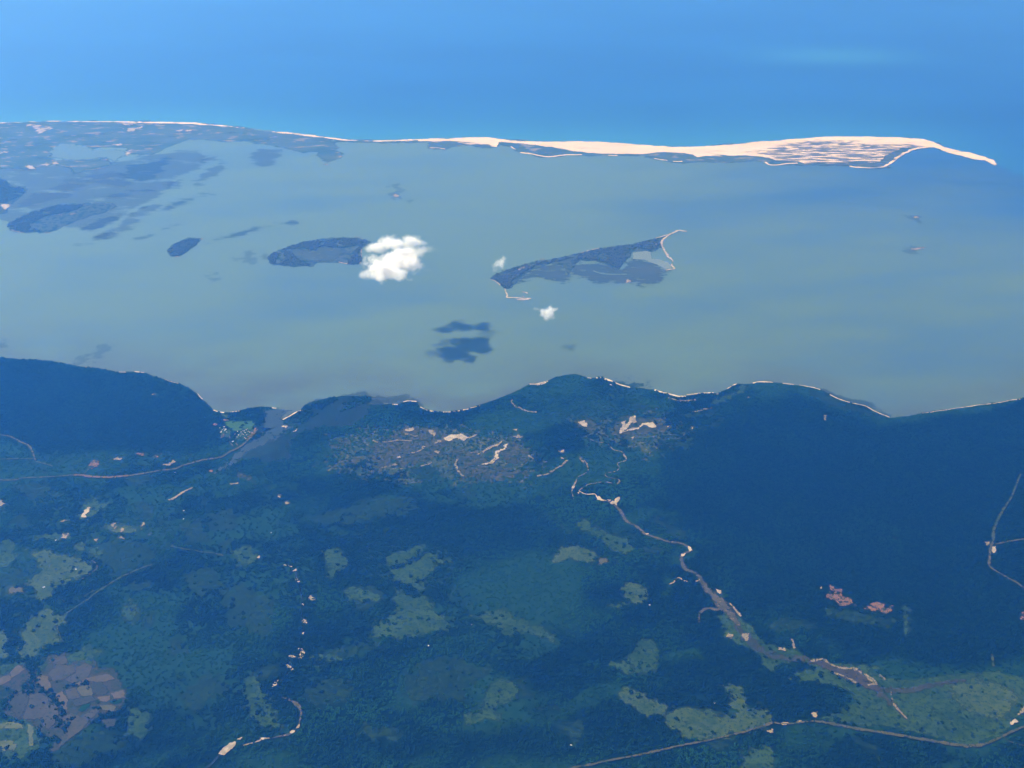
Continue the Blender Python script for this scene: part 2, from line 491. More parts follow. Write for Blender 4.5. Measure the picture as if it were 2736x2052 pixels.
# ------------------------------------------------------------------ mainland
DENSE = [Prim('F 1480,935 1560,905 1640,880 1720,850 1800,880 1900,915 2000,905 2420,860 2420,1330 2150,1440 1900,1420 1700,1330 1560,1230 1490,1130 1420,1040 1440,980'),
         Prim('D -300,100 0,140 330,160 620,205 900,240 1010,262 1240,340 1330,420 1440,560 1350,640 1200,720 900,740 600,760 300,770 0,650 -300,650'),
         Prim('F 640,1130 760,1170 860,1080 1180,1100 1230,1180 1060,1190 960,1230 1020,1330 900,1300 760,1330 690,1240'),
         Prim('F 1420,1440 1560,1420 1760,1480 1840,1560 1700,1550 1560,1440'),
         Prim('F 650,1640 1250,1640 1640,1570 1400,1480 1200,1560 1050,1580 700,1560')]
TREELINES = [Prim('M 90,470 100,560 150,600 300,610 340,700 330,800 270,860 280,930', 26), Prim('M 300,820 420,890 520,960 580,1020 600,1120 570,1200 640,1270 640,1320 550,1390 520,1480 450,1550 480,1659', 22),
             Prim('M 270,900 150,930 60,980 50,1050 70,1150', 14), Prim('M 390,1230 420,1310 400,1400 450,1500', 20),
             Prim('M 620,890 720,850 860,820', 9), Prim('L 620,990 700,930 800,850', 14), Prim('L 0,600 240,580 400,540 640,580 800,420 950,300', 18),
             Prim('L 420,350 590,280 620,200', 16), Prim('O 0,590 60,560 130,460', 30), Prim('O 60,190 200,170 320,110', 14),
             Prim('N 700,300 745,330 760,400 790,470 785,560 790,650 785,760 770,850 720,930 700,1000 620,1080 580,1130 640,1180', 64), Prim('O 560,655 700,600 800,610 900,650 930,740 850,830 760,870', 26), Prim('O 1790,330 1840,470 1940,560 1960,640 1890,780 1800,840 1700,870', 24), Prim('L 1150,960 1400,900 1600,800 1720,760', 18),
             Prim('L 0,1190 200,1170 420,1130 480,1080', 26), Prim('M 90,180 60,300 100,420 110,520', 26), Prim('N 300,560 180,620 60,700 0,760', 22), Prim('N 60,560 160,470 300,420 420,330', 18), Prim('O 0,850 200,770 420,700 600,640', 26), Prim('N 380,1000 360,1150 400,1300 500,1400 700,1440', 26), Prim('N 850,920 1050,960 1250,900 1450,880', 26), Prim('R 300,560 420,600 560,640 600,700', 20), Prim('R 920,560 1000,540 1160,570 1250,620 1200,700', 22)]
VEILS = [Prim('E 170,900 480,850 700,820 900,830 1150,860 1400,900 1560,960 1600,1080 1480,1170 1250,1210 900,1180 500,1190 240,1120'), Prim('K 60,420 300,390 480,370 700,420 820,460 760,560 560,640 420,600 200,520'),
         Prim('L -60,240 500,230 760,260 960,300 1300,280 1500,420 1450,620 1350,800 1050,920 700,900 300,700 -60,560'), Prim('L -60,560 300,560 800,680 900,900 520,1250 300,1300 -60,1200'), Prim('D 300,740 900,730 1300,800 1000,860 500,880 200,860 120,780')]
veil_box = [(p, p.box(250)) for p in VEILS]
dense_box = [(p, p.box(150)) for p in DENSE]

def openness(X, Y):
    """0 = closed wood, 1 = open grass, before the clearings are cut"""
    u, v = X * 0.86 + Y * 0.5, Y * 0.86 - X * 0.5
    o = smooth(0.42, 0.66, fbm(u / 900, v / 480, 41, 5)) * 0.72
    o = np.maximum(o, smooth(0.54, 0.70, fbm(u / 330, v / 210, 57, 4)) * 0.6)
    for p, bx in veil_box:
        mk = (X > bx[0]) & (X < bx[1]) & (Y > bx[2]) & (Y < bx[3])
        if mk.any():
            d = p.sd(X[mk], Y[mk]) + 200 * (fbm(X[mk] / 300, Y[mk] / 300, 6, 3) - 0.5)
            k = smooth(-150, 200, d)
            o[mk] = np.maximum(o[mk], k * (0.25 + 0.65 * smooth(.36, .62, fbm(X[mk] / 170, Y[mk] / 130, 19, 4))))
    for p, bx in dense_box:
        mk = (X > bx[0]) & (X < bx[1]) & (Y > bx[2]) & (Y < bx[3])
        if mk.any():
            d = p.sd(X[mk], Y[mk]) + 160 * (fbm(X[mk] / 250, Y[mk] / 250, 3, 3) - 0.5)
            o[mk] *= 1 - 0.92 * smooth(-90, 120, d)
    return o

gx = np.linspace(GX0, GX1, 680)
gy = np.linspace(GY0, 11900, 310)
X, Y = np.meshgrid(gx, gy)
cs = coast_sd(X, Y)
cov = smooth(-14, 14, cs)
opn = openness(X, Y)
keep = np.maximum.reduce([cov[:-1, :-1], cov[1:, :-1], cov[:-1, 1:], cov[1:, 1:]]) > 0.03
ny, nx = X.shape
idx = np.arange(nx * ny).reshape(ny, nx)
q = np.stack([idx[:-1, :-1], idx[:-1, 1:], idx[1:, 1:], idx[1:, :-1]], -1)[keep]
used, inv = np.unique(q.ravel(), return_inverse=True)
V = np.stack([X.ravel()[used], Y.ravel()[used], np.full(len(used), 1.0)], -1)
F = inv.reshape(-1, 4)
yl, yr = coast[0, 1], coast[-1, 1]
far = [(-58000, GY0, 1), (GX0, GY0, 1), (GX0, yl, 1), (-58000, yl - 2500, 1), (GX1, GY0, 1), (58000, GY0, 1), (58000, yr + 3000, 1), (GX1, yr, 1), (-58000, -58000, 1), (58000, -58000, 1)]
k0 = len(V)
V = np.concatenate([V, far])
F = np.concatenate([F, [[k0, k0 + 1, k0 + 2, k0 + 3], [k0 + 4, k0 + 5, k0 + 6, k0 + 7], [k0 + 8, k0 + 9, k0 + 5, k0]]])
m = bpy.data.materials.new('bush_country')
m.use_nodes = True
t = m.node_tree
b = t.nodes['Principled BSDF']
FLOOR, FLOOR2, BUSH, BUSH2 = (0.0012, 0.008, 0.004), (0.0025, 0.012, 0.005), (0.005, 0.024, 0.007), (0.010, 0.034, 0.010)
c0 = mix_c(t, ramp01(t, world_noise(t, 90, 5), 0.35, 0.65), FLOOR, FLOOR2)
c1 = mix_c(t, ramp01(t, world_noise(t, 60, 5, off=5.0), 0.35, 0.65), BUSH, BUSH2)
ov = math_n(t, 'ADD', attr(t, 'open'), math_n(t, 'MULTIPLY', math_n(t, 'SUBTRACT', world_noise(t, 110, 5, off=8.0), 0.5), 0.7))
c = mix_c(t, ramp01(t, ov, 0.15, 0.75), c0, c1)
t.links.new(c, b.inputs['Base Color'])
b.inputs['Roughness'].default_value = 0.9
b.inputs['Specular IOR Level'].default_value = 0.02
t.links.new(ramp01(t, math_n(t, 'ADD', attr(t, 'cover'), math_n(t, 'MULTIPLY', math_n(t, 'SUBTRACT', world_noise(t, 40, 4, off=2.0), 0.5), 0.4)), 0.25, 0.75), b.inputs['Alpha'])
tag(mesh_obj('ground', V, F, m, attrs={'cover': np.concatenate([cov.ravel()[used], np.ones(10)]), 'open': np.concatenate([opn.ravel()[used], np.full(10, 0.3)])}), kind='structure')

# ------------------------------------------------------------------ barrier coast beyond the bay
t_ = empty('barrier_spit', ground_at(1700, 395))
tag(t_, 'long barrier spit of pale sand with a hooked tip between bay and open sea', 'sand spit')
sheet('scrub_ground', Prim('F -250,275 0,267 100,263 270,263 370,265 470,271 540,278 600,285 660,292 740,302 850,305 910,303 960,300 | Y 200,87 300,77 380,75 480,82 560,94 700,106 900,110 1130,108 1300,112 1420,120 1550,132 1700,144 1850,149 2000,150 2100,142 '
      '| Z 0,142 280,115 600,94 930,71 1100,72 1400,79 1560,92 1640,112 1720,150 1690,163 1640,152 1540,152 1490,166 1440,190 1390,215 1350,250 1290,295 1240,303 1100,300 1000,291 850,280 720,282 640,269 560,275 470,285 420,281 400,263 330,250 250,252 150,258 60,256 '
      '| Y 2212,252 2100,262 1900,264 1800,256 1690,241 1600,212 1420,212 1330,209 1150,211 1040,209 940,221 850,219 780,201 690,189 640,167 610,142 540,127 515,150 440,151 350,149 260,131 190,150 140,166 60,156 20,152 0,115 '
      '| F 850,309 760,307 720,304 | A 1985,290 2010,360 1990,395 1930,415 1890,380 1880,345 1790,348 1700,330 1640,315 1560,300 1440,285 1320,285 1180,270 1100,272 1000,310 900,365 760,360 740,325 600,322 480,345 400,360 330,330 290,340 320,400 430,395 560,385 640,375 660,420 560,445 450,470 400,440 330,410 180,450 0,440 -300,430'),
      1.2, ISLE_FAR, soft=75, amp=60, nsize=200, parent=t_)
sheet('sand', [Prim('Y -60,97 0,93 100,88 200,84 300,74 380,72 480,79 560,91 700,103 900,107 1130,105 1300,109 1420,117 1550,129 1700,141 1850,146 2000,147 2100,139 | Z 0,139 150,127 280,112 400,105 600,91 800,73 930,68 1100,70 1400,76 1560,89 1640,109 1720,147 1800,169 1900,184 2000,214 2080,244 2112,272 2095,282 '
      '2020,246 1930,236 1850,213 1730,181 1680,161 1640,150 1540,146 1480,150 1400,160 1330,190 1280,215 1250,255 1180,262 1080,250 1000,262 900,270 800,262 690,272 640,255 540,247 480,246 430,225 350,213 250,208 150,212 60,205 | Y 2212,222 2130,215 2060,210 2000,222 1960,205 1900,190 1800,188 1700,186 1600,200 1480,195 1400,200 1300,196 1200,188 1100,178 1000,160 900,142 800,131 700,122 600,112 530,110 515,146 440,138 340,128 260,122 200,104 100,104 0,100 -60,103'),
      Prim('F -250,274 0,266 100,262 200,263', 3.4), Prim('F 200,263 290,264 360,266', [3.4, 3.5, 9, 5]), Prim('F 300,264 420,267 480,272', [9, 7, 8, 6]), Prim('F 470,271 500,274 530,277', 3), Prim('F 590,285 625,288 660,292 740,302', [5, 10, 9, 6]), Prim('F 740,302 800,305 850,304 910,302 960,300', [5, 5, 6, 7])],
      2.4, SAND_FAR, soft=20, amp=24, nsize=130, step=.8, parent=t_)
DUNE_SCRUB = sheet_mat('scrub_between_dunes', (0.050, 0.080, 0.070), (0.10, 0.12, 0.095), 120, stretch=(4.2, .7), rot=0.16, mottle=1.9, asize=75, alpha=0.74, bias=0.38)
sheet('dune_scrub', Prim('Z 240,178 420,165 560,120 760,98 900,96 1050,112 1250,128 1350,124 1480,128 1550,146 1480,158 1400,205 1350,245 1290,290 1200,300 1000,288 800,272 640,262 540,262 430,240 420,205 330,200'), 3.4, DUNE_SCRUB, soft=90, amp=40, nsize=200, step=.7, parent=t_)
sheet('dune_scrub', Prim('Y 220,105 300,110 420,125 500,140 470,146 330,134 240,122'), 3.4, DUNE_SCRUB, soft=40, amp=20, parent=t_)
for s, w in (('Y 20,152 60,150 100,155 140,162', 3), ('Y 620,142 660,165', 3), ('Y 690,188 780,198 850,214 910,219 1000,208 1050,203 1150,205', 6), ('Y 1340,208 1410,210', 4), ('Y 1680,232 1780,246', 4), ('Y 1820,254 1890,252', 4),
             ('Z 400,258 430,276 470,280 560,270 640,266', 5), ('Z 1020,290 1120,298 1240,299 1300,280 1340,250 1390,215 1450,182 1510,160 1600,148', 7)):
    ribbon('beach', s, w, 3.0, SAND_FAR, parent=t_, wander=8)
for s in ('W 200,100 260,95 400,130 420,150 340,180 300,150', 'W 1020,145 1100,130 1200,120 1190,130 1100,160', 'W 1000,95 1150,90 1130,105 1040,110', 'W 250,455 290,475 270,480 240,460', 'W 380,440 480,425 490,435 400,450', 'W 0,335 80,335 60,350 0,352', 'W 1500,150 1620,155 1610,162 1510,160',
          'W 950,270 1000,278 980,284', 'W 1080,345 1095,320 1100,330 1090,348', 'A 1925,415 1940,415 1935,425'):
    sheet('sand_patch', Prim(s), 2.8, sheet_mat('barrier_blowout', (0.20, 0.18, 0.135), (0.34, 0.29, 0.215), 150, mottle=1.6, asize=130), soft=45, amp=45, nsize=110, parent=t_)
sheet('lagoon', Prim('W 440,300 500,270 620,265 700,285 800,315 960,320 1040,325 1060,350 1040,375 960,420 900,380 800,390 600,410 470,390 430,350'), 2.0, LAGOON, soft=70, amp=50, parent=t_)

# ------------------------------------------------------------------ islands and banks in the bay
CANOPY_JOBS = []
def island(label, at, ground, soft=14, amp=14, mat=ISLE, wood=(), cat='island', z=1.2):
    o = empty('island', ground_at(*at))
    tag(o, label, cat)
    sheet('island_ground', [Prim(g) for g in ground], z, mat, soft=soft, amp=amp, parent=o)
    if wood:
        CANOPY_JOBS.append((o, [Prim(w) for w in wood]))
    return o

o = island('large dark mangrove island in the hazy left bay beneath the barrier coast', (150, 590), ['W 60,960 80,930 160,890 250,850 330,820 480,780 700,770 800,765 950,770 990,795 900,840 760,880 640,920 560,950 480,1000 420,1015 330,1020 190,1015 100,1000'], 30, 30,
           wood=['W 70,960 80,935 160,895 250,855 340,825 480,785 640,780 720,785 640,820 500,860 380,880 300,920 250,960 330,1000 300,1015 190,1010 105,995'])
ribbon('beach', 'W 90,992 140,1008 200,1017', 3, 2.2, SAND_TAN, parent=o)
ribbon('beach', 'W 380,1023 430,1020', 4, 2.2, SAND_TAN, parent=o)
for s in ('W 500,862 530,868 510,870', 'W 590,862 640,853 620,864'):
    sheet('sand_patch', Prim(s), 2.2, SAND_TAN, soft=12, amp=12, parent=o)
o = island('small solid dark green island with a sand point, between the mangrove and cloud islands', (488, 662), ['A 983,930 1020,890 1110,853 1180,853 1194,862 1150,905 1090,947 1050,967 1008,962'], 10, 12, wood=['A 987,930 1022,892 1110,857 1178,857 1185,866 1148,905 1088,944 1050,962 1012,958'])
ribbon('beach', 'A 1183,855 1197,862', 6, 2.2, SAND_TAN, parent=o)
ribbon('beach', 'A 1030,966 1060,966', 4, 2.2, SAND_TAN, parent=o)
o = island('leaf shaped wooded island partly hidden by the bright cloud', (860, 672), ['A 1578,970 1600,945 1700,905 1800,875 1900,858 2030,850 2100,852 2190,872 | B 200,815 150,850 145,900 132,945 100,947 20,935 | A 2010,1000 1880,1000 1850,1022 1700,1022 1600,1010'], 14, 14,
           wood=['A 1580,970 1600,948 1700,908 1800,878 1900,861 2030,853 2100,855 2180,875 2110,900 2000,915 1900,905 1850,930 1780,915 1720,930 1740,960 1800,990 1850,1015 1700,1018 1605,1006', 'A 2110,900 2150,880 2140,1000 2050,1010 2080,950'])
ribbon('beach', 'A 2000,995 2030,1003 2080,1008', 4, 2.2, SAND, parent=o)
ribbon('beach', 'T 190,610 185,700 190,800 165,900 155,940', 2.4, 2.2, SAND_TAN, parent=o)
ribbon('beach', 'T 60,392 140,402 210,418', 2.4, 2.2, SAND_TAN, parent=o)
sheet('salt_pan', Prim('A 1700,930 1780,915 1850,935 1900,905 2000,915 2060,930 2010,960 1960,990 1880,990 1800,985 1740,960'), 1.8, sheet_mat('salt_pan', (0.040, 0.066, 0.056), (0.060, 0.084, 0.070), 120, mottle=1.2, alpha=.8), soft=50, amp=40, parent=o)

o = island('long hooked island with white sand spits at both ends and a wooded ridge', (1575, 700), ['X 108,530 160,488 250,458 400,403 560,363 750,333 950,288 1000,278 1100,253 1200,233 1340,213 1500,193 1600,168 1740,138 1830,108 1850,115 1800,150 1795,190 1815,240 1780,230 1740,260 1690,270 1600,265 1510,265 1490,320 1420,370 1380,450 1330,440 1250,390 1150,362 1000,355 940,395 905,460 880,500 870,480 820,400 700,385 600,420 520,450 430,500 370,570 320,625 255,635 215,602 170,560'],
           12, 12, wood=['X 115,525 160,492 250,462 400,408 560,368 560,395 500,440 420,480 330,560 310,620 260,628 218,600 175,558', 'X 560,366 750,337 950,292 950,330 850,350 740,370 640,385 560,400', 'X 950,292 1100,257 1200,237 1340,217 1480,200 1490,250 1430,360 1375,435 1330,420 1250,375 1150,352 1000,340 930,390 905,440 890,440 930,365', 'X 1490,200 1600,172 1730,142 1780,175 1760,240 1690,262 1600,235 1500,240'])
sheet('mud_flat', [Prim('X 380,560 430,500 560,450 700,400 820,405 880,470 900,520 870,545 720,550 620,520 560,530 460,540'), Prim('X 940,390 1150,360 1340,440 1480,480 1640,580 1600,602 1450,575 1200,575 1100,552 1000,512 900,482'),
      Prim('X 1500,330 1640,355 1760,410 1840,455 1800,540 1700,602 1560,592 1480,500 1400,440 1440,370')], .7, sheet_mat('mangrove_flat', (0.038, 0.062, 0.058), (0.056, 0.078, 0.070), 150, stretch=(2, 1), mottle=1.2, alpha=.75), soft=80, amp=60, nsize=160, parent=o)
sheet('lagoon', Prim('X 1510,275 1640,262 1690,275 1700,340 1760,338 1850,365 1908,410 1885,438 1830,438 1760,400 1640,352 1510,338'), 1.9, sheet_mat('pale_lagoon', (0.12, 0.155, 0.115), (0.15, 0.18, 0.13), 200, mottle=.3, rough=.35, spec=.4, alpha=.9), soft=20, amp=16, parent=o)
ribbon('tidal_channel', 'X 1120,455 1200,480 1320,492 1460,490', [6, 7, 7, 5], 1.4, LAGOON, parent=o)
for s, w in (('X 2048,68 2010,66 1965,62 1910,85 1850,118 1812,150 1797,190 1820,240 1848,290', [3, 6, 6, 6, 5, 5, 5, 5, 6]), ('X 1850,290 1862,315 1900,345 1912,372', [7, 6, 4, 3]), ('X 1905,388 1898,400 1918,420 1922,438 1890,442 1843,453', [3, 5, 5, 4, 4, 4]), ('X 1730,170 1750,200', 3),
             ('X 253,628 265,660 280,700 275,716 340,720 400,726 450,729 518,730', [2, 3, 4, 5, 4, 5, 5, 5]), ('X 370,742 440,740 500,730', 5), ('X 420,665 455,668 482,678', 4), ('X 420,712 445,708', 4), ('X 350,700 365,702', 3), ('X 106,543 150,552 185,575 212,602', 3), ('X 990,282 1060,262 1120,245 1185,233', 2.4), ('X 1740,136 1830,108 1900,85', 2.6)):
    ribbon('beach', s, w, 2.6, SAND, parent=o, wander=5)
for s in ('X 1447,535 1490,550 1500,572 1450,572', 'X 380,440 450,410 500,415 440,440 400,462', 'X 285,488 305,490 300,500', 'X 600,345 640,340 630,350'):
    sheet('sand_patch', Prim(s), 2.2, SAND_TAN, soft=14, amp=20, nsize=35, parent=o)

o = island('wooded point with a bright sand bank, cut by the left edge of the photo', (20, 520), ['W -200,550 0,555 60,588 110,630 215,628 216,680 150,730 105,772 60,802 62,852 0,858 -200,850'], 20, 20, z=1.45, wood=['W -200,555 0,562 60,595 108,636 208,635 208,678 150,722 95,750 40,770 0,765 -200,760'])
sheet('sand_patch', Prim('W 0,782 40,775 100,782 70,800 45,822 15,800'), 2.2, SAND, soft=16, amp=18, parent=o)
o = island('low scrub islet below the pale lagoon of the left barrier coast', (240, 440), ['W 580,442 700,430 830,410 890,375 930,410 942,445 830,460 700,490 640,512 590,480'], 34, 30, mat=ISLE_FAR, z=1.7)

for s, lab, mat in (
    ('W -200,460 500,450 1000,420 1400,350 1700,300 1750,420 1500,560 1250,760 1000,900 700,1000 200,940 -200,880', 'very wide pale tidal flat filling the left bay', MUD_BANK),
    ('W 1050,500 1120,450 1250,420 1390,388 1440,400 1330,540 1280,577 1190,575 1120,540', 'broad dark mud bank just below the barrier coast', MUD_DARK),
    ('W 840,715 950,697 1100,660 1260,648 1272,662 1100,690 960,717 860,724', 'thin dark sandbank streak north of the mangrove island', MUD_DARK),
    ('W 1330,842 1420,788 1540,738 1680,698 1765,688 1700,716 1560,756 1450,802 1370,852', 'long slanting dark bank, longest of the streaks right of the mangrove island', MUD_DARK),
    ('W 1010,970 1070,880 1130,820 1230,790 1345,788 1250,840 1160,890 1090,950 1050,995 960,1005', 'purple brown bank curving down beside the mangrove island', MUD_BANK),
    ('W 670,975 800,928 900,888 995,878 960,922 850,962 720,985', 'purplish shoal right under the mangrove island', MUD_BANK),
    ('W 842,1048 880,1015 942,1008 930,1035 880,1052', 'tiny dark mangrove islet off the mangrove island', MUD_DARK),
    ('W 700,1104 820,1058 940,1030 1000,1040 900,1070 780,1100', 'faint shoal trailing from the tiny mangrove islet', MUD_BANK),
    ('A 1235,868 1310,850 1400,828 1480,800 1560,786 1640,772 1712,763 1650,780 1560,798 1440,832 1330,862', 'narrow dark line of shoal right of the small green island', MUD_DARK),
    ('W 1655,422 1740,380 1855,358 1835,402 1700,432', 'small dim shoal near the tapering end of the barrier scrub', MUD_BANK),
    ('W 1638,582 1720,518 1850,428 1905,460 1780,542 1660,602', 'dim oval shoal in the middle of the left bay', MUD_BANK),
    ('W 1435,592 1500,558 1555,590 1520,632 1450,622', 'small round dim shoal between two larger shoals', MUD_BANK),
    ('W 600,560 800,520 1050,520 1130,590 1000,615 760,600', 'wide pale purple flat below the low scrub islet', MUD_BANK),
    ('A 1480,335 1560,320 1640,340 1650,400 1560,440 1500,420', 'dim bank under the last scrub of the barrier coast', MUD_BANK),
    ('W 160,800 300,690 560,618 720,620 560,700 320,770', 'faint flat above the large mangrove island', MUD_BANK),
    ('W 1160,1070 1240,1040 1420,960 1540,930 1420,985 1260,1060', 'faint slanting streak above the small green island', MUD_BANK),
    ('B 250,480 330,478 370,500 375,545 420,570 360,562 330,540 345,505', 'faint comma shaped shoal with a pale sand spot in mid bay', MUD_FAINT),
    ('C 1535,1065 1570,1055 1600,1070 1570,1085', 'small dim shoal with a reddish stain in the right bay', MUD_FAINT),
    ('C 1490,1262 1540,1245 1610,1238 1690,1228 1640,1250 1560,1265 1510,1270', 'thin dim shoal with a pale top in the right bay', MUD_FAINT),
    ('A 1410,975 1470,950 1550,960 1560,990 1440,1000', 'faint shoal off the left tip of the leaf shaped island', MUD_FAINT),
    ('A 1235,1090 1250,1072 1262,1090 1250,1108', 'tiny dim shoal spot in open water left of the cloud island', MUD_FAINT),
    ('D 510,160 560,140 640,105 700,60 730,75 640,125 560,165', 'faint bank in the water off the dark wooded headland', MUD_FAINT),
    ('F -60,735 0,742 5,750 -60,760', 'dim shoal cut by the left edge above the headland', MUD_FAINT)):
    sp = sheet('mud_bank', Prim(s), 0.25 + 0.05 * (len(CLEAR) % 7) + 0.02 * (len(lab) % 9), mat, soft=110, amp=80, nsize=230)
    tag(sp, lab, 'mud bank', 'mud banks and shoals in the bay')
for s, par in (('B 330,530 350,528 368,540 345,546', None), ('C 1540,1252 1600,1240 1640,1243 1570,1256', None), ('C 1562,1064 1580,1058 1590,1063 1575,1068', None)):
    tag(sheet('sand_patch', Prim(s), 1.0, SAND_TAN, soft=18, amp=16), {'B': 'pale sand spot on the comma shaped shoal', 'C': 'pale sand streak on a dim shoal of the right bay'}[s[0]] if '1562' not in s else 'tiny tan sand spot beside the reddish shoal', 'sand patch')

# ------------------------------------------------------------------ mud, beaches, river mouth on the mainland shore
def struct(o, label=None):
    return tag(o, label, None, None, 'structure')

struct(sheet('mud_flat', [Prim('D 1745,540 1790,500 1820,475 1850,540 1950,490 2000,470 | E 60,690 150,660 280,640 470,650 600,690 500,720 400,800 300,850 160,830 60,860 -40,920 | D 1900,800 1750,830 1600,790 1560,760 1690,700 1830,640 1760,610 1690,640 1690,590')], 2.0, MUD, soft=45, amp=35), 'brown tidal mud around the river mouth')
struct(sheet('mud_flat', Prim('E 280,640 380,605 480,625 600,645 700,625 800,660 800,700 700,672 600,690 480,690 380,650'), 0.7, MUD, soft=40, amp=30), 'brown shallow off the river mouth mangroves')
struct(ribbon('river', 'D 1820,480 1790,560 1830,600 1760,660 1650,720 1560,790 1480,850 1400,900', [50, 42, 60, 40, 26, 20, 14, 6], 2.3, sheet_mat('estuary_water', (0.011, 0.023, 0.018), (0.022, 0.034, 0.026), 160, mottle=1.0, rough=.35, spec=.3), wander=10), 'muddy tidal river running inland past the village')
MANGROVE = [Prim('E -10,740 40,692 110,668 190,648 275,640 240,670 180,700 120,760 60,790 0,800'), Prim('E 250,738 290,690 370,655 470,643 482,665 400,690 340,720'), Prim('D 1445,540 1500,505 1560,490 1620,474 1700,462 1780,470 1740,525 1680,545 1600,550 1500,548'),
            Prim('D 1850,640 1860,560 1930,520 1990,500 2080,470 2130,490 2040,540 1960,580 1930,640 1880,655'), Prim('E 440,700 560,695 640,700 700,675 770,680 800,715 900,740 1000,745 1000,800 800,800 600,800 480,770')]
for s, w in (('D 560,200 620,202', 2.4), ('D 760,232 830,231', 2.4), ('D 880,229 950,234', 4), ('D 1080,281 1180,309', 1.6), ('D 1295,372 1335,412', 2), ('D 1400,481 1430,491 1475,497', 4.5), ('D 1510,496 1545,491 1582,485', 4), ('D 1782,466 1800,470 1820,468', 6), ('D 1857,546 1900,520 1950,493 1990,479', 4),
             ('E 610,693 650,690', 4), ('E 680,676 715,666 772,670', 4), ('E 792,708 840,726 885,737', 4), ('E 940,742 1040,733 1110,718', 4), ('E 1120,715 1185,697', 2.4), ('E 1510,558 1560,554 1632,537', 5), ('E 1550,566 1590,556 1625,542', 4), ('E 1890,516 1920,518', 3), ('E 1955,516 2000,517 2080,550 2172,580', 6), ('E 2020,548 2070,572', 3),
             ('K 225,148 270,150 300,165', 5), ('K 610,226 700,252 770,267 818,269', 7), ('K 820,259 900,249 1000,243', 4.5), ('K 985,263 1030,251', 5), ('K 1085,222 1120,198 1150,186', 3), ('K 1255,184 1300,172 1390,177', 5), ('K 1450,183 1530,190', 5), ('K 1560,195 1640,207 1700,225', 3), ('K 1760,257 1860,299 1990,331 2060,368 2155,408', 3), ('F 1990,893 2060,883 2140,872 2212,861', 2)):
    struct(ribbon('beach', s, w * .85, 2.6, BEACH, wander=6, ragged=.4), 'narrow white beach on the mainland shore')
struct(ribbon('shore_mud', 'K 1700,215 1800,270 1900,305 2010,325 2100,380 2170,400', [14, 22, 20, 26, 26, 14], 0.7, MUD), 'reddish mud in the shallows off the right beach')

# ------------------------------------------------------------------ open ground
n_clear = 0
def clearing(s, label, mat=GRASS, name='clearing', cat='clearing', soft=40, amp=46, nsize=85, strength=.93, group=None, z=None, step=1.0, grow=0.0, expand=0.0):
    global n_clear
    n_clear += 1
    return tag(sheet(name, [Prim(q) for q in s.split('+')], z or 2.0 + 0.04 * (n_clear % 40), mat, soft=soft, amp=amp, nsize=nsize, clear=strength, seed=n_clear, step=step, grow=grow, expand=expand), label, cat, group)

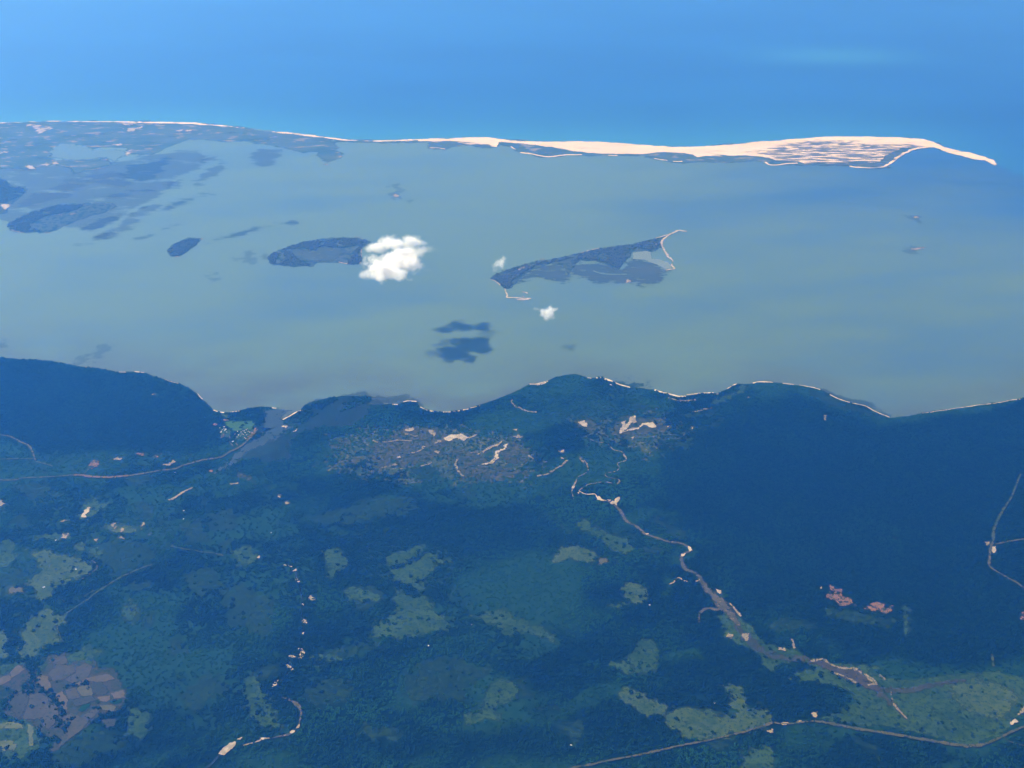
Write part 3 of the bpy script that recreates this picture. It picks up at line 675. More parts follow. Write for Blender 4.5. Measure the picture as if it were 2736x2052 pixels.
clearing('R 600,150 680,195 760,260 770,290 830,340 920,365 960,360 968,320 985,360 1040,410 1110,430 1200,448 1300,453 1428,466 1430,475 1380,492 1450,520 1600,540 1720,530 1800,505 1950,500 2060,490 2300,540 2300,680 2180,735 2130,800 2060,840 1980,880 1900,888 1800,862 1700,832 1500,792 1300,770 1180,760 1100,742 1200,720 1300,650 1260,600 1180,560 1050,547 920,552 960,510 1080,470 1050,450 980,440 900,455 850,490 830,480 800,440 790,390 700,360 640,322 600,300 590,250 560,200',
         'broad green flood plain around the sandy river, widening towards the right edge', GRASS, 'flood_plain', 'flood plain', 26, 22, 110)
clearing('R 1800,560 1950,530 2100,560 2180,620 2130,700 2000,740 1900,690 1840,640', 'paler green grass in the middle of the broad flood plain', GRASS_PALE, 'grass_patch', 'grass', 70, 60, 160, 0)
for s, lab, mat in (
    ('R 300,700 360,680 440,685 540,712 590,742 650,742 690,700 640,680 630,600 580,565 620,550 700,558 722,620 720,650 730,690 800,665 840,700 852,750 820,775 720,810 600,840 420,862 340,832 270,742', 'large pale clearing with two lobes above the lower right road', GRASS_PALE),
    ('R 40,622 80,590 150,590 220,640 292,680 270,722 190,732 110,692 60,660', 'pale clearing directly left of the two lobed clearing', GRASS_PALE),
    ('O 1910,760 1960,708 2040,703 2092,750 2107,840 2080,902 2010,972 1900,962 1800,952 1738,922 1728,870 1800,870 1880,822', 'large rounded clearing with a tail, in the woods above the lower right road', GRASS),
    ('O 1808,342 1840,300 1900,293 1982,310 2012,370 1992,442 1920,462 1870,442 1838,390', 'neat round clearing left of the sandy river', GRASS_PALE),
    ('O 1700,445 1780,438 1847,460 1830,492 1720,482', 'small flat clearing beside the neat round clearing', GRASS),
    ('O 1328,92 1380,40 1460,18 1580,33 1625,90 1600,152 1540,132 1440,122 1360,152 1310,130', 'arched clearing west of the winding sandy river', GRASS_PALE),
    ('O 1628,142 1660,108 1702,120 1692,162 1640,167', 'small square tan field at the end of the arched clearing', PLOT_TAN),
    ('Q 195,440 330,540 430,598 560,640 642,720 580,762 450,722 380,652 250,572 150,500', 'long slanting strip of grass below the white sand bars', GRASS),
    ('Q 740,720 860,688 912,730 860,757 770,747', 'small tan meadow between grass strip and river', GRASS_DIM),
    ('O 100,560 160,338 270,380 400,420 480,500 582,570 560,642 430,682 250,692 60,702 -40,700 -30,610', 'large triangular clearing in the middle of the lower woods', GRASS),
    ('O 108,202 280,150 340,92 440,48 480,100 555,142 470,162 400,242 352,372 240,322 128,272', 'tall clearing with a pointed foot above the triangular clearing', GRASS),
    ('O 58,102 200,58 380,8 372,82 280,142 100,182', 'narrow clearing behind the tree line above the tall clearing', GRASS),
    ('O -90,330 20,300 50,380 20,460 -80,520 -160,470', 'small clearing left of the triangular clearing', GRASS_DIM),
    ('O 718,540 860,508 960,508 1042,560 1170,590 1332,680 1335,727 1180,702 1050,652 960,692 940,642 860,592', 'diagonal hazy green clearing right of the triangular clearing', GRASS),
    ('O 188,1010 400,850 640,838 702,900 840,920 852,980 700,1052 680,1152 560,1182 430,1132 300,1202 218,1120', 'large blurred bush clearing in the lower middle woods', GRASS_DIM),
    ('O 828,1120 880,1020 1000,1008 1052,1080 982,1172 930,1202 922,1292 830,1312 730,1342 658,1362 678,1270 760,1250 790,1210', 'ragged clearing dotted with trees in the lower middle woods', GRASS),
    ('O 1368,1310 1490,1298 1542,1370 1440,1342', 'tiny thin clearing left of the lower road', GRASS_DIM),
    ('O 1220,1210 1330,1200 1360,1225 1240,1232', 'faint light strip deep in the lower woods', GRASS_DIM),
    ('N 368,1170 398,1060 450,1028 492,1080 562,1130 592,1180 582,1250 622,1330 632,1392 560,1402 500,1372 438,1312 388,1250', 'oval grassy clearing enclosed by the bend of the creek', GRASS),
    ('N 470,1000 560,940 640,950 600,1010 520,1050', 'dim bush patch above the oval clearing', GRASS_DIM),
    ('N 798,1170 830,1108 950,1048 1002,1040 1100,1078 1152,1130 1080,1202 950,1252 850,1242 798,1202', 'hazy clearing right of the creek sand bars', GRASS_DIM),
    ('N 878,900 1080,828 1300,808 1402,830 1200,872 1050,922 900,932', 'long thin light strip running up from the creek', GRASS_DIM),
    ('N 1160,1430 1210,1350 1380,1380 1440,1430 1400,1480 1250,1440', 'dim bush patch right of the oval clearing', GRASS_DIM),
    ('L 268,720 390,690 470,720 560,738 650,728 702,790 775,840 762,892 650,932 560,972 450,970 472,1040 430,1092 310,1112 288,1020 218,980 250,920 330,870 298,800', 'large ragged green pasture with scattered trees in the left lowland', GRASS_PALE),
    ('L -60,640 60,613 130,650 142,740 60,832 -60,862', 'pasture cut by the left edge beside the ragged pasture', GRASS),
    ('L -60,900 100,870 200,860 210,960 120,1100 -60,1120', 'dim lower pasture cut by the left edge', GRASS_DIM),
    ('L 70,1030 120,1000 180,1010 190,1050 110,1060', 'small tan field at the foot of the left edge pasture', PLOT_TAN),
    ('L 778,680 850,640 1000,608 1150,640 1292,680 1312,760 1200,802 1050,902 920,872 838,782 778,752', 'large dim savanna patch right of the ragged pasture', GRASS_DIM),
    ('L 690,310 800,258 870,290 942,288 860,372 740,452 678,432', 'light clearing around the bright slanting sand scar', GRASS),
    ('L 638,660 690,620 732,640 702,690 640,692', 'small tan clearing above the ragged pasture', GRASS_PALE),
    ('L 760,690 850,660 870,700 830,780 780,760', 'narrow tan strip beside the small tan clearing', GRASS),
    ('L 860,490 960,470 1100,500 1220,520 1120,560 960,540', 'tan dry clearing with bare sand in the left lowland', GRASS_PALE),
    ('L 260,580 360,540 560,540 600,590 520,620 400,600 300,610', 'light patch with a bare spot above the ragged pasture', GRASS),
    ('L 100,440 190,400 260,450 200,500 120,490', 'dim patch in the far left lowland', GRASS_DIM),
    ('L 1598,900 1740,818 1882,980 1902,1040 1700,1082 1578,1060', 'wide hazy clearing left of the creek', GRASS_DIM),
    ('L 1028,1170 1100,1108 1172,1150 1182,1240 1120,1322 1028,1302', 'upright oval clearing below the straight track', GRASS),
    ('L 1098,970 1250,938 1322,1000 1200,1022 1110,1032', 'dim patch beside the straight track', GRASS_DIM),
    ('L 1180,1250 1300,1240 1320,1330 1220,1350', 'dim bush patch right of the upright oval clearing', GRASS_DIM),
    ('L 1160,310 1240,300 1310,370 1240,420 1180,370', 'dim dry patch under the road in the left lowland', GRASS_DIM),
    ('L 1660,270 1720,250 1760,300 1700,330', 'faint light patch above the wide hazy clearing', GRASS_DIM),
    ('L 1850,640 1940,610 1960,650 1880,720', 'faint light patch near the upper creek', GRASS_DIM),
    ('M 188,330 350,128 440,108 560,170 652,158 642,240 560,270 622,430 560,462 450,462 330,592 188,602 138,510 208,450 188,380', 'large light pasture above the ploughed fields', GRASS_PALE),
    ('M -60,310 60,308 102,350 80,400 82,560 -60,602', 'yellow green pasture at the left edge above the ploughed fields', GRASS_PALE),
    ('M 340,600 480,590 480,700 360,760 340,700', 'green strip at the head of the ploughed fields', GRASS),
    ('M 640,560 740,520 900,440 1000,500 1015,540 900,560 900,640 760,620 680,640', 'dim brownish pasture behind the ploughed fields', GRASS),
    ('M 538,1480 700,1350 1000,1278 1222,1330 1222,1480 1000,1502 890,1602 700,1690 538,1620', 'large dim pasture below the ploughed fields', GRASS_DIM),
    ('M 1238,1060 1360,1038 1472,1140 1442,1300 1380,1392 1290,1302 1238,1180', 'rounded green pasture right of the ploughed fields', GRASS),
    ('M 1768,930 1960,778 2150,728 2230,850 2100,980 1900,1102 1748,1030', 'tilted hazy clearing left of the oval creek clearing', GRASS_DIM),
    ('M 1190,120 1290,20 1380,100 1360,220 1230,240', 'dim clearing up right of the light pasture', GRASS_DIM),
    ('M 0,620 140,610 240,640 180,660 100,720 40,740 -60,720', 'green meadow wedge by the dark creek woods', GRASS),
    ('M -60,960 60,900 260,820 270,930 130,920 40,990 30,1100 -60,1180', 'green meadow between pink plots and dark creek', GRASS_DIM),
    ('M -60,1200 120,1190 330,1200 390,1280 390,1400 330,1500 200,1560 -60,1540', 'yellowing meadow in the bottom left corner', GRASS),
    ('R 690,920 860,888 872,950 820,1015 680,1015', 'green clearing under the road at the bottom edge', GRASS),
    ('R 1320,862 1430,880 1442,960 1470,1015 1400,940 1338,892', 'thin clearing trailing below the road on the right', GRASS_DIM),
    ('R 500,880 600,860 700,840 690,880 600,910 520,900', 'grassy verge below the lower road', GRASS_DIM),
    ('K 470,310 530,320 580,345 540,360 480,345', 'faint oval glade behind the middle beach', GRASS_DIM),
    ('K 560,590 600,640 590,660', 'small yellow green glade in the right woods', GRASS_PALE),
    ('K 780,390 900,360 1020,370 1000,400 860,410', 'reedy glades behind the right hand bay shore', GRASS_DIM),
    ('K 1100,250 1180,200 1230,200 1180,260 1060,300 960,330 1000,290', 'green marsh strip behind the right cape', GRASS),
    ('K 1640,215 1740,255 1850,310 1990,345 2100,400 1980,390 1840,350 1720,300 1640,260', 'grassy strip behind the long right beach', GRASS_DIM),
    ('K 880,480 980,450 1060,410 960,490', 'faint glade on the edge of the great dark wood', GRASS_DIM),
    ('S 700,610 800,590 880,640', 'faint pale scrub in the middle of the great dark wood', GRASS_DIM),
    ('G 1330,570 1500,530 1790,488 1805,545 1560,602 1400,612', 'light bush strip sloping up under the dune field', GRASS_DIM),
    ('G 1480,880 1600,878 1655,930 1500,945', 'dim glade left of the triangular clearing and right of the creek', GRASS),
    ('G 940,880 1060,858 1185,950 1162,1082 1000,1062', 'wide dim glade just left of the creek sand banks', GRASS_DIM),
    ('G 880,560 1000,540 1042,622 900,642', 'dim glade between the coast road and the upper creek', GRASS_DIM),
    ('G 760,600 860,582 902,680 800,702', 'second dim glade between the coast road and the upper creek', GRASS_DIM),
    ('G 1000,720 1090,700 1120,760 1030,790', 'small light glade left of the topmost creek bank', GRASS),
    ('G 1390,720 1470,700 1500,800 1420,850', 'upright glade right of the upper creek', GRASS),
    ('G 720,1090 790,1080 800,1160 735,1175', 'small dim glade in the dark wood above the tilted clearing', GRASS_DIM),
    ('G 520,400 640,390 660,420 560,440', 'dim strip under the red stretch of the coast road', GRASS_DIM),
    ('G 60,440 200,430 260,480 120,500', 'dim strip under the left end of the coast road', GRASS_DIM),
    ('G 1350,1180 1460,1150 1480,1190 1370,1230', 'light strip running up right of the crescent bank', GRASS),
    ('H 610,575 700,610 765,650 720,668 640,622', 'faint green strip right of the winding river', GRASS_DIM),
    ('H 1340,960 1550,1000 1720,1022 1600,1050 1380,1010', 'faint light band under the red clearings', GRASS_DIM),
    ('H 1140,1000 1300,1040 1210,1085 1120,1050', 'faint light band above the narrow flood plain', GRASS_DIM),
    ('H 190,1450 320,1458 290,1545 200,1530', 'dim glade in the lower woods left of the pale clearings', GRASS_DIM),
    ('H 0,1290 60,1270 90,1340 20,1380', 'small glade in the lower woods far from the road', GRASS_DIM),
    ('H 1690,970 1720,990 1710,1080 1690,1100', 'thin pale scar right of the red clearings', GRASS),
    ('H 690,260 780,230 760,290', 'faint pale glade on the left edge of the great dark wood', GRASS_DIM),
    ('E 740,1120 850,1080 920,1130 850,1190 760,1160', 'soft green glade under the dune field', GRASS_DIM),
    ('E 420,1300 700,1290 770,1360 650,1420 440,1430 300,1400', 'wide dim glade in the middle woods below the dune field', GRASS_DIM),
    ('E 1040,1260 1140,1220 1180,1290 1080,1310', 'small dim glade in the woods under the dune field', GRASS_DIM)):
    clearing(lab and s, lab, mat)
for s, lab in (('E 470,960 700,842 900,842 1000,960 900,1030 760,1090 620,1080 500,1130', 'tan dune grass at the left of the inland dune field'), ('E 1000,1000 1150,1002 1250,1100 1350,1110 1500,1150 1300,1190 1080,1182 1020,1100', 'tan dune grass at the foot of the inland dune field'),
               ('E 1330,960 1420,948 1502,1000 1442,1092 1330,1062', 'rounded dune grass patch right of the inland dune ridge'), ('E 245,1090 420,1018 442,1040 300,1112', 'slanting tan grass strip left of the inland dune field'), ('E 175,962 320,918 342,950 220,982', 'thin tan grass patch nearest the river mouth'),
               ('K 330,520 380,430 480,400 640,410 700,470 660,520 520,520 420,540', 'dry grass around the right group of white dunes'), ('K 90,430 170,420 260,460 200,490 110,470', 'dry grass around the small dune above the winding river'),
               ('D 1500,800 1560,795 1540,830', 'bare reddish bank where the road meets the river'), ('D 1520,870 1590,880 1640,930 1660,960 1600,930', 'dry strip slanting down from the river bend')):
    clearing(s, lab, DUNE_GRASS, 'dune_grass', 'dune grass', 50, 40, 70, .8)

clearing('M 460,560 640,530 760,580 930,600 980,680 1120,690 1160,800 1230,860 1240,980 1200,1040 1140,1120 1000,1130 880,1220 700,1390 550,1500 500,1480 560,1380 480,1340 200,1200 40,1120 60,1000 -60,900 -60,760 120,660 240,640 330,720 360,700', 'brownish farmland in which the ploughed plots lie', FALLOW, 'farmland', 'farmland', 20, 20, 60, .9, z=1.9)
for s, lab, mat in (
    ('M 480,590 640,558 672,640 560,652 500,632', 'mauve plot topmost of the ploughed fields', PLOT_MAUVE), ('M 470,740 560,645 740,655 738,722 620,798 520,812', 'wide mauve plot under the topmost plot', PLOT_MAUVE), ('M 745,680 830,630 905,658 892,722 852,792 720,832 625,802 742,728', 'mauve brown plot reaching towards the woods', PLOT_MAUVE),
    ('M 328,822 380,748 468,760 512,870 492,912 420,882', 'pinkish tan plot with its corner on the creek woods', PLOT_PINK), ('M 700,852 860,778 1060,738 1132,790 1070,802 990,832 890,812 740,862', 'long pink plot pointing at the woods, uppermost on the right', PLOT_PINK), ('M 745,872 882,838 912,920 902,952 790,962', 'pale tan plot in the centre of the fields', PLOT_TAN),
    ('M 885,830 1000,818 1062,900 1040,942 930,952 908,900', 'grey mauve plot beside the pale tan plot', PLOT_DARK), ('M 1090,930 1217,893 1227,972 1110,982', 'bright pink square plot at the right tip of the fields', PLOT_PINK), ('M 943,967 1080,953 1082,990 1050,1017 980,1007', 'small bright plot left of the pink square plot', PLOT_PINK),
    ('M 640,900 740,872 788,972 720,992 665,985', 'brown plot left of the pale tan plot', PLOT_MAUVE), ('M 540,950 612,908 672,1000 652,1050 682,1130 610,1062', 'narrow pink plot along the creek woods', PLOT_PINK), ('M 600,1182 690,1118 800,1160 965,1050 1002,1080 882,1192 790,1302 700,1362 560,1482 600,1350 660,1300 600,1230', 'long mauve plot running down the lower side of the fields', PLOT_MAUVE),
    ('M 975,1050 1100,1038 1142,1070 1112,1117 1002,1088', 'leaf shaped tan plot below the small bright plot', PLOT_TAN), ('M 292,950 380,918 470,960 490,1040 460,1130 400,1188 218,1182 262,1080', 'mauve plot ringed by dark creek woods', PLOT_MAUVE), ('M 78,1010 170,938 285,930 285,1000 222,1130 188,1182 120,1102', 'dark mauve plot left of the ringed plot', PLOT_DARK),
    ('M 405,1190 498,1040 572,1060 572,1140 530,1232 470,1292 412,1222', 'mauve plot in the crook of the creek woods', PLOT_MAUVE), ('M 100,722 180,648 252,690 190,742 110,782', 'pink plot upper left of the dark creek', PLOT_PINK), ('M -40,790 98,748 112,800 -40,882', 'pink plot at the left edge', PLOT_PINK),
    ('M 758,1102 820,1040 892,1025 882,1060 810,1112', 'dark green lens shaped crop among the ploughed fields', PLOT_GREEN), ('M 1078,1012 1190,988 1192,1020 1120,1042', 'small green crop below the bright pink plot', PLOT_GREEN), ('M 1000,1190 1140,1178 1132,1250 1040,1272', 'faint brown plot in the green pasture', PLOT_DARK),
    ('M -40,1230 120,1208 222,1240 222,1272 100,1282 -40,1272', 'yellow green strip in the bottom left meadow', PLOT_LIME), ('M -40,1400 120,1388 172,1430 142,1492 40,1492 -40,1452', 'yellow green patch at the foot of the bottom left meadow', PLOT_LIME), ('M 280,1238 332,1250 322,1442 290,1442 268,1300', 'upright yellow green strip in the bottom left meadow', PLOT_LIME),
    ('M 790,970 910,955 940,1000 830,1040 740,1060 700,1010', 'dull brown plot above the green lens crop', PLOT_DARK)):
    clearing(s, lab, mat, 'field', 'field', 8, 6, 30, .97, 'ploughed fields by the creek', z=4.0 + 0.04 * (n_clear % 40), step=.6)

for s, lab, mat in (('E 170,900 480,850 700,820 900,830 1150,860 1400,900 1560,960 1600,1080 1480,1170 1250,1210 900,1180 500,1190 240,1120', 'wide tan speckled dune field inland of the middle bay shore', SPECKLE), ('K 60,420 300,390 480,370 700,420 820,460 760,560 560,640 420,600 200,520', 'speckled sandy scrub around the right group of white dunes', SPECKLE),
                    ('L -60,240 500,230 760,260 960,300 1300,280 1500,420 1450,620 1350,800 1050,920 700,900 300,700 -60,560', 'wide green savanna of the left lowland under the coast road', GREEN_VEIL), ('L -60,560 300,560 800,680 900,900 520,1250 300,1300 -60,1200', 'green savanna at the left edge around the ragged pasture', GREEN_VEIL),
                    ('D 300,740 900,730 1300,800 1000,860 500,880 200,860 120,780', 'green scrub belt above the coast road', GREEN_VEIL), ('E 1650,760 1900,600 2200,560 2300,700 2150,800 1800,880', 'pale green scrub plain behind the middle cape', GREEN_VEIL), ('O -200,-200 400,-60 700,100 600,420 300,300 -100,300', 'soft green bush around the tall clearing', GREEN_VEIL),
                    ('Q -200,380 300,400 700,600 900,700 700,860 300,700 -100,560', 'soft green bush around the long slanting strip', GREEN_VEIL)):
    tag(sheet('scrub', [Prim(s)], 1.6 + .02 * n_clear % .2, mat, soft=160, amp=120, nsize=240, seed=n_clear), lab, 'scrub')
    n_clear += 1

# ------------------------------------------------------------------ bare sand
def sandy(s, label, mat=SAND_TAN, soft=10, amp=17, nsize=26, group=None, name='sand_patch', cat='sand patch', expand=0.0):
    return clearing(s, label, mat, name, cat, soft, amp, nsize, 1.0, group, z=8.0 + 0.02 * (n_clear % 50), step=.6, grow=24.0, expand=expand)

for s, lab, mat in (
    ('E 690,858 740,848 762,866 700,872', 'tan sand crescent at the top of the inland dune field', SAND_TAN), ('E 938,925 980,895 1060,888 1112,910 1080,932 1030,915 990,932', 'largest pale dune of the inland dune field', SAND), ('E 1370,950 1350,990 1300,1012 1312,1045 1270,1082 1180,1092 1200,1084 1260,1072 1290,1045 1284,1005 1335,985 1355,955', 'hook shaped dune ridge in the middle of the inland dune field', SAND),
    ('E 1172,1020 1240,975 1300,952 1332,932 1322,955 1250,985', 'slanting dune ridge above the hook shaped dune', SAND_TAN), ('E 1405,905 1440,895 1462,908 1430,916', 'small pink dune right of the dune field', SAND_TAN), ('E 1408,860 1430,855 1425,866', 'sand spot above the small pink dune', SAND_TAN), ('E 885,942 925,928 932,940 900,952', 'tan sand patch left of the largest dune', SAND_TAN), ('E 888,1000 920,992 925,1005 905,1018', 'tan sand patch below the largest dune', SAND_TAN),
    ('E 640,1042 660,1032 662,1045', 'sand speck in the left dune grass', SAND_TAN), ('E 1700,1000 1740,992 1730,1008', 'sand speck right of the dune grass', SAND_TAN), ('E 1715,1042 1740,1045 1730,1052', 'lower sand speck right of the dune grass', SAND_TAN), ('E 1835,815 1870,812 1890,840 1860,835', 'white dune behind the middle cape', SAND), ('E 2105,850 2130,835 2200,770 2205,790 2150,850 2110,880', 'white dune arm in the right group of dunes', SAND),
    ('E 840,850 900,880 885,900 860,880', 'thin tan dune beside the sand crescent', SAND_TAN), ('E 1290,1020 1310,1015 1300,1040 1255,1075', 'inner edge of pale sand along the hook dune', SAND),
    ('K 110,440 150,433 177,460 150,477', 'white dune above the winding river', SAND), ('K 375,518 400,470 392,440 425,430 412,480 395,512', 'left arm of the right group of white dunes', SAND), ('K 430,495 500,478 540,448 600,442 622,470 600,482 545,460 500,488', 'curved main dune of the right group', SAND), ('K 440,420 470,405 492,440 470,445', 'top dune of the right group', SAND_TAN), ('K 680,468 705,465 700,474', 'sand dash right of the dune group', SAND), ('K 850,480 865,478 862,484', 'lone sand speck in the right wood', SAND_TAN), ('K 455,545 482,532 470,546', 'thin sand dash under the dune group', SAND_TAN),
    ('L 680,425 705,385 722,355 768,318 750,370 722,410 730,425', 'bright slanting sand scar in the left lowland', SAND), ('L 940,480 975,478 972,522 945,505', 'tan sand block in the dry clearing', SAND_TAN), ('L 1000,522 1050,515 1040,540 1005,540', 'tan sand block right of another in the dry clearing', SAND_TAN), ('L 495,460 540,442 575,448 520,462', 'pale strip of sand left of the sand scar', SAND_TAN), ('L 535,570 570,565 560,602 530,595', 'bare pink ground in the light patch', SAND_TAN), ('L 795,612 825,605 840,622 810,622', 'sand patch above the narrow tan strip', SAND_TAN), ('L 1000,595 1055,592 1050,605', 'small pink sand strip under the dry clearing', SAND_TAN), ('L 1195,490 1225,465 1215,490', 'thin bright sand sliver right of the dry clearing', SAND_TAN), ('L -10,280 20,275 38,310 20,335 -10,330', 'tan sand at the left edge of the lowland', SAND_TAN), ('L 1220,560 1260,565 1250,575', 'sand speck right of the small pink strip', SAND_TAN),
    ('D 590,850 612,815 645,815 640,850 612,865', 'pink borrow pit beside the left road', RED_SOIL), ('D 725,808 770,798 810,800 790,810', 'tan bare strip above the left road', SAND_TAN), ('D 900,775 930,762 958,770 935,782', 'bare patch above the middle of the left road', RED_SOIL), ('D 1010,790 1050,775 1040,795', 'small bare patch near the middle of the left road', RED_SOIL), ('D 1075,845 1110,838 1140,815 1150,822 1115,852', 'forked bare strip above the left road', SAND_TAN), ('D 1870,1090 1890,1082 1898,1098 1878,1104', 'pink sand spot near the upper creek', SAND_TAN), ('D 1820,1055 1836,1045 1834,1058', 'small sand speck above the pink sand spot', SAND_TAN), ('D 1740,980 1770,984 1795,976 1765,990', 'white sand curve at the end of the dry strip', SAND), ('D 1510,968 1560,965 1530,972', 'thin sand dash left of the dry strip', SAND_TAN), ('D 1855,592 1890,590 1880,600', 'white sand islet in the estuary mangroves', SAND), ('D 1925,628 1950,612 1945,622', 'second white sand islet in the estuary mangroves', SAND), ('D 1370,885 1400,875 1405,890', 'pinkish bare spot below the left road', RED_SOIL), ('D 1000,383 1030,380 1020,390', 'tiny pink clearing in the dark headland wood', SAND_TAN),
    ('S 262,1110 275,1048 310,1075 382,1092 387,1140 462,1168 495,1227 430,1217 380,1238 328,1190 245,1162 238,1130', 'large red burnt clearing in the great dark wood', RED_SOIL), ('S 585,1252 650,1208 742,1203 762,1250 822,1228 812,1282 760,1297 690,1267 640,1277', 'smaller red clearing right of the large red one', RED_SOIL), ('S 1640,665 1688,655 1688,692 1660,692', 'pink bare corner left of the right road junction', SAND_TAN), ('S 1700,712 1740,703 1738,750 1718,760 1702,735', 'bright bare patch at the right road junction', SAND), ('S 170,1062 205,1055 200,1075', 'sand speck left of the large red clearing', SAND_TAN), ('S 1975,1290 2010,1260 2010,1340 1970,1340', 'pink bare ground at the right edge', RED_SOIL),
    ('R 605,310 615,295 650,298 640,316', 'pale sand block left on the flood plain', SAND_TAN), ('R 692,290 735,287 742,300 722,328 700,318', 'pale sand block beside it on the flood plain', SAND_TAN), ('R 560,55 585,60 580,75', 'sand spot on the river bank bend', SAND_TAN), ('R 830,812 862,808 864,822 838,822', 'bare sandy pull off under the lower road', SAND_TAN), ('R 905,775 945,768 955,778 915,786', 'sandy patch in the gap of the lower road', SAND_TAN), ('R 985,770 1015,760 1018,772', 'second sandy patch in the gap of the lower road', SAND_TAN), ('R 1070,720 1100,715 1090,740', 'pale clearing corner above the road gap', SAND_TAN), ('R 2135,775 2165,750 2175,765 2145,782', 'pale sand bar at the right end of the flood plain', SAND), ('R 2180,725 2215,680 2215,705 2190,728', 'second pale sand bar at the right end of the flood plain', SAND_TAN), ('R 890,368 920,372 930,380 900,378', 'small pale patch on the narrow flood plain', SAND_TAN)):
    sandy(s, lab, mat)
for s, lab in (('Q 315,265 332,258 352,280 378,293 350,295 325,284', "white crescent sand bar on the upper winding river"), ('Q 438,318 452,300 472,303 488,275 512,268 518,285 498,302 485,312 488,335 478,325 462,322 450,330', "largest white sand bar, at the head of the brown river bed"), ('Q 410,290 435,292 420,298', "small white sand spot between the river's crescent and largest bar"), ('Q 742,588 768,592 755,600', "white sand bar on the first right bend of the brown river"), ('Q 1125,702 1140,708 1148,735 1135,745', "white sand bar on the outer side of the sharp river bend"), ('Q 1065,772 1098,765 1085,785 1068,790', "white sand bar on the inner side of the sharp river bend"), ('Q 1375,1085 1410,1095 1405,1118 1380,1108', "pale sand bar right of the widening river"), ('Q 90,190 100,170 118,163 108,185', "white sand bar on the left arm of the upper river"), ('Q 142,225 158,222 152,235', "white sand spot at the left tip of the river loop")):
    sandy(s, lab, SAND, 5, 6, 25, 'sand bars along the winding river', 'sand_bar', 'sand bar', 4.0)
for s, lab in (('N 818,503 845,496 872,512 870,522 848,518', "thin crescent sand bank right of the wooded creek's upper part"), ('N 778,655 808,664 810,676 795,676', "oval sand bank midway down the wooded creek"), ('N 758,853 785,858 801,880 785,902 762,902 776,880', "largest sand bank of the wooded creek, shaped like a crescent"), ('N 764,914 782,914 778,920', "sand sliver under the largest creek sand bank"), ('N 693,903 720,900 734,910', "thin sand bank left of the largest creek sand bank"), ('N 680,964 700,970 719,995 710,998', "curved sand bank below and left of the largest creek bank"), ('N 576,1112 600,1080 620,1070 602,1100', "slanting sand bank just above the oval creek clearing"), ('N 738,392 748,372 760,395', "triangular sand bank high on the wooded creek"), ('N 720,325 742,310 740,320', "small sand bank above the triangular creek bank"), ('N 658,283 690,285 710,295', "thin flat sand dash where the creek bends left near its top"), ('N 783,552 795,548 790,556', "sand speck under the thin crescent creek bank"), ('N 778,758 790,745 788,758', "sand speck under the oval creek bank"), ('N 705,1420 720,1410 730,1414 712,1425', "sand bank on the creek bend below the oval clearing"), ('N 220,1565 250,1535 290,1498 326,1484 322,1510 285,1545 250,1572', "long pale sand bank where the creek leaves at the bottom edge"), ('N 500,1460 528,1460 515,1470', "sand spot halfway along the lowest creek reach"), ('N 345,1468 370,1458 360,1470', "faint sand spot beside the long lowest creek bank"), ('N 480,232 492,222 490,236', "pink sand spot at the very top of the creek"), ('N 745,1392 762,1370 758,1388', "small sand spot right of the oval creek clearing")):
    sandy(s, lab, SAND, 7, 6, 25, 'sand banks along the wooded creek', 'sand_bar', 'sand bar', 5.0)

# ------------------------------------------------------------------ rivers, tracks, roads
struct(ribbon('river', 'Q 350,300 420,300 480,340 530,390 555,440 580,480 650,515 710,560 740,590 800,610 880,635 960,660 1030,665 1080,680 1120,705 1140,735 1110,755 1075,775 1062,820 1085,880 1110,910 1180,930 1215,970 1250,1020 1290,1080 1350,1140 1410,1195 1430,1250',
              [4, 5, 6, 8, 8, 7, 7, 7, 7, 7, 7, 7, 6, 6, 6, 8, 6, 6, 9, 11, 8, 8, 9, 13, 18, 22, 26, 28], 6.0, RIVER_BED, clear=1, wander=4), 'winding sandy river bed in the woods')
struct(ribbon('river', 'Q 155,210 200,232 240,238 268,236 300,238 320,268 350,285 400,294', [2.4, 3, 3, 3, 2.2, 4, 3, 2], 7.0, SAND, clear=1, wander=3), 'bright white upper reach of the sandy river')
struct(ribbon('river', 'Q 520,122 505,140 480,147 390,128 340,132 300,140 240,150 210,168 175,190 155,208', [3, 3.6, 3, 2, 2, 2, 2, 2, 2, 3], 6.0, SAND_SOFT, clear=.5), 'thin sandy loop of the upper river')
struct(ribbon('river', 'K 105,665 140,680 165,715 175,755 150,780 110,800 95,830 75,870 70,900 80,945', [2, 2.4, 3.4, 2, 1.6, 2, 3, 3, 2, 1.4], 6.0, SAND_SOFT, clear=.45), 'thin left arm of the upper river')
struct(ribbon('river', 'K 180,545 230,570 300,580 340,620 395,635 415,660 425,690 370,710 380,740 350,765 290,775 300,800 370,815 380,830 350,845', [1.4, 1.8, 2, 2.6, 2, 4, 3, 2, 3, 2, 1.6, 1.6, 2, 2.6, 2], 6.0, SAND_SOFT, clear=.45), 'winding thread of the uppermost river')
struct(ribbon('river', 'Q 950,1035 985,1025 1005,1005 1030,980 1058,984 1075,1003 1120,1010', [2, 4, 4, 4, 3, 4, 3], 6.0, SAND_TAN, clear=.8), 'short side creek with pale sand')
struct(ribbon('river', 'Q 1185,1012 1210,1005 1228,995', 4, 6.0, SAND_TAN, clear=.6), 'mouth of the side creek')
struct(ribbon('river', 'Q 1420,1245 1380,1262 1300,1248 1240,1280 1215,1335 1225,1380', [12, 9, 7, 7, 6, 4], 5.9, RIVER_BED, clear=.8), 'old loop of the sandy river')
struct(ribbon('river_bank', 'Q 1490,1205 1520,1235 1550,1275 1575,1305 1595,1322', [3, 4, 6, 6, 4], 7.0, SAND_TAN, clear=1), 'bright sandy bank of the flood plain')
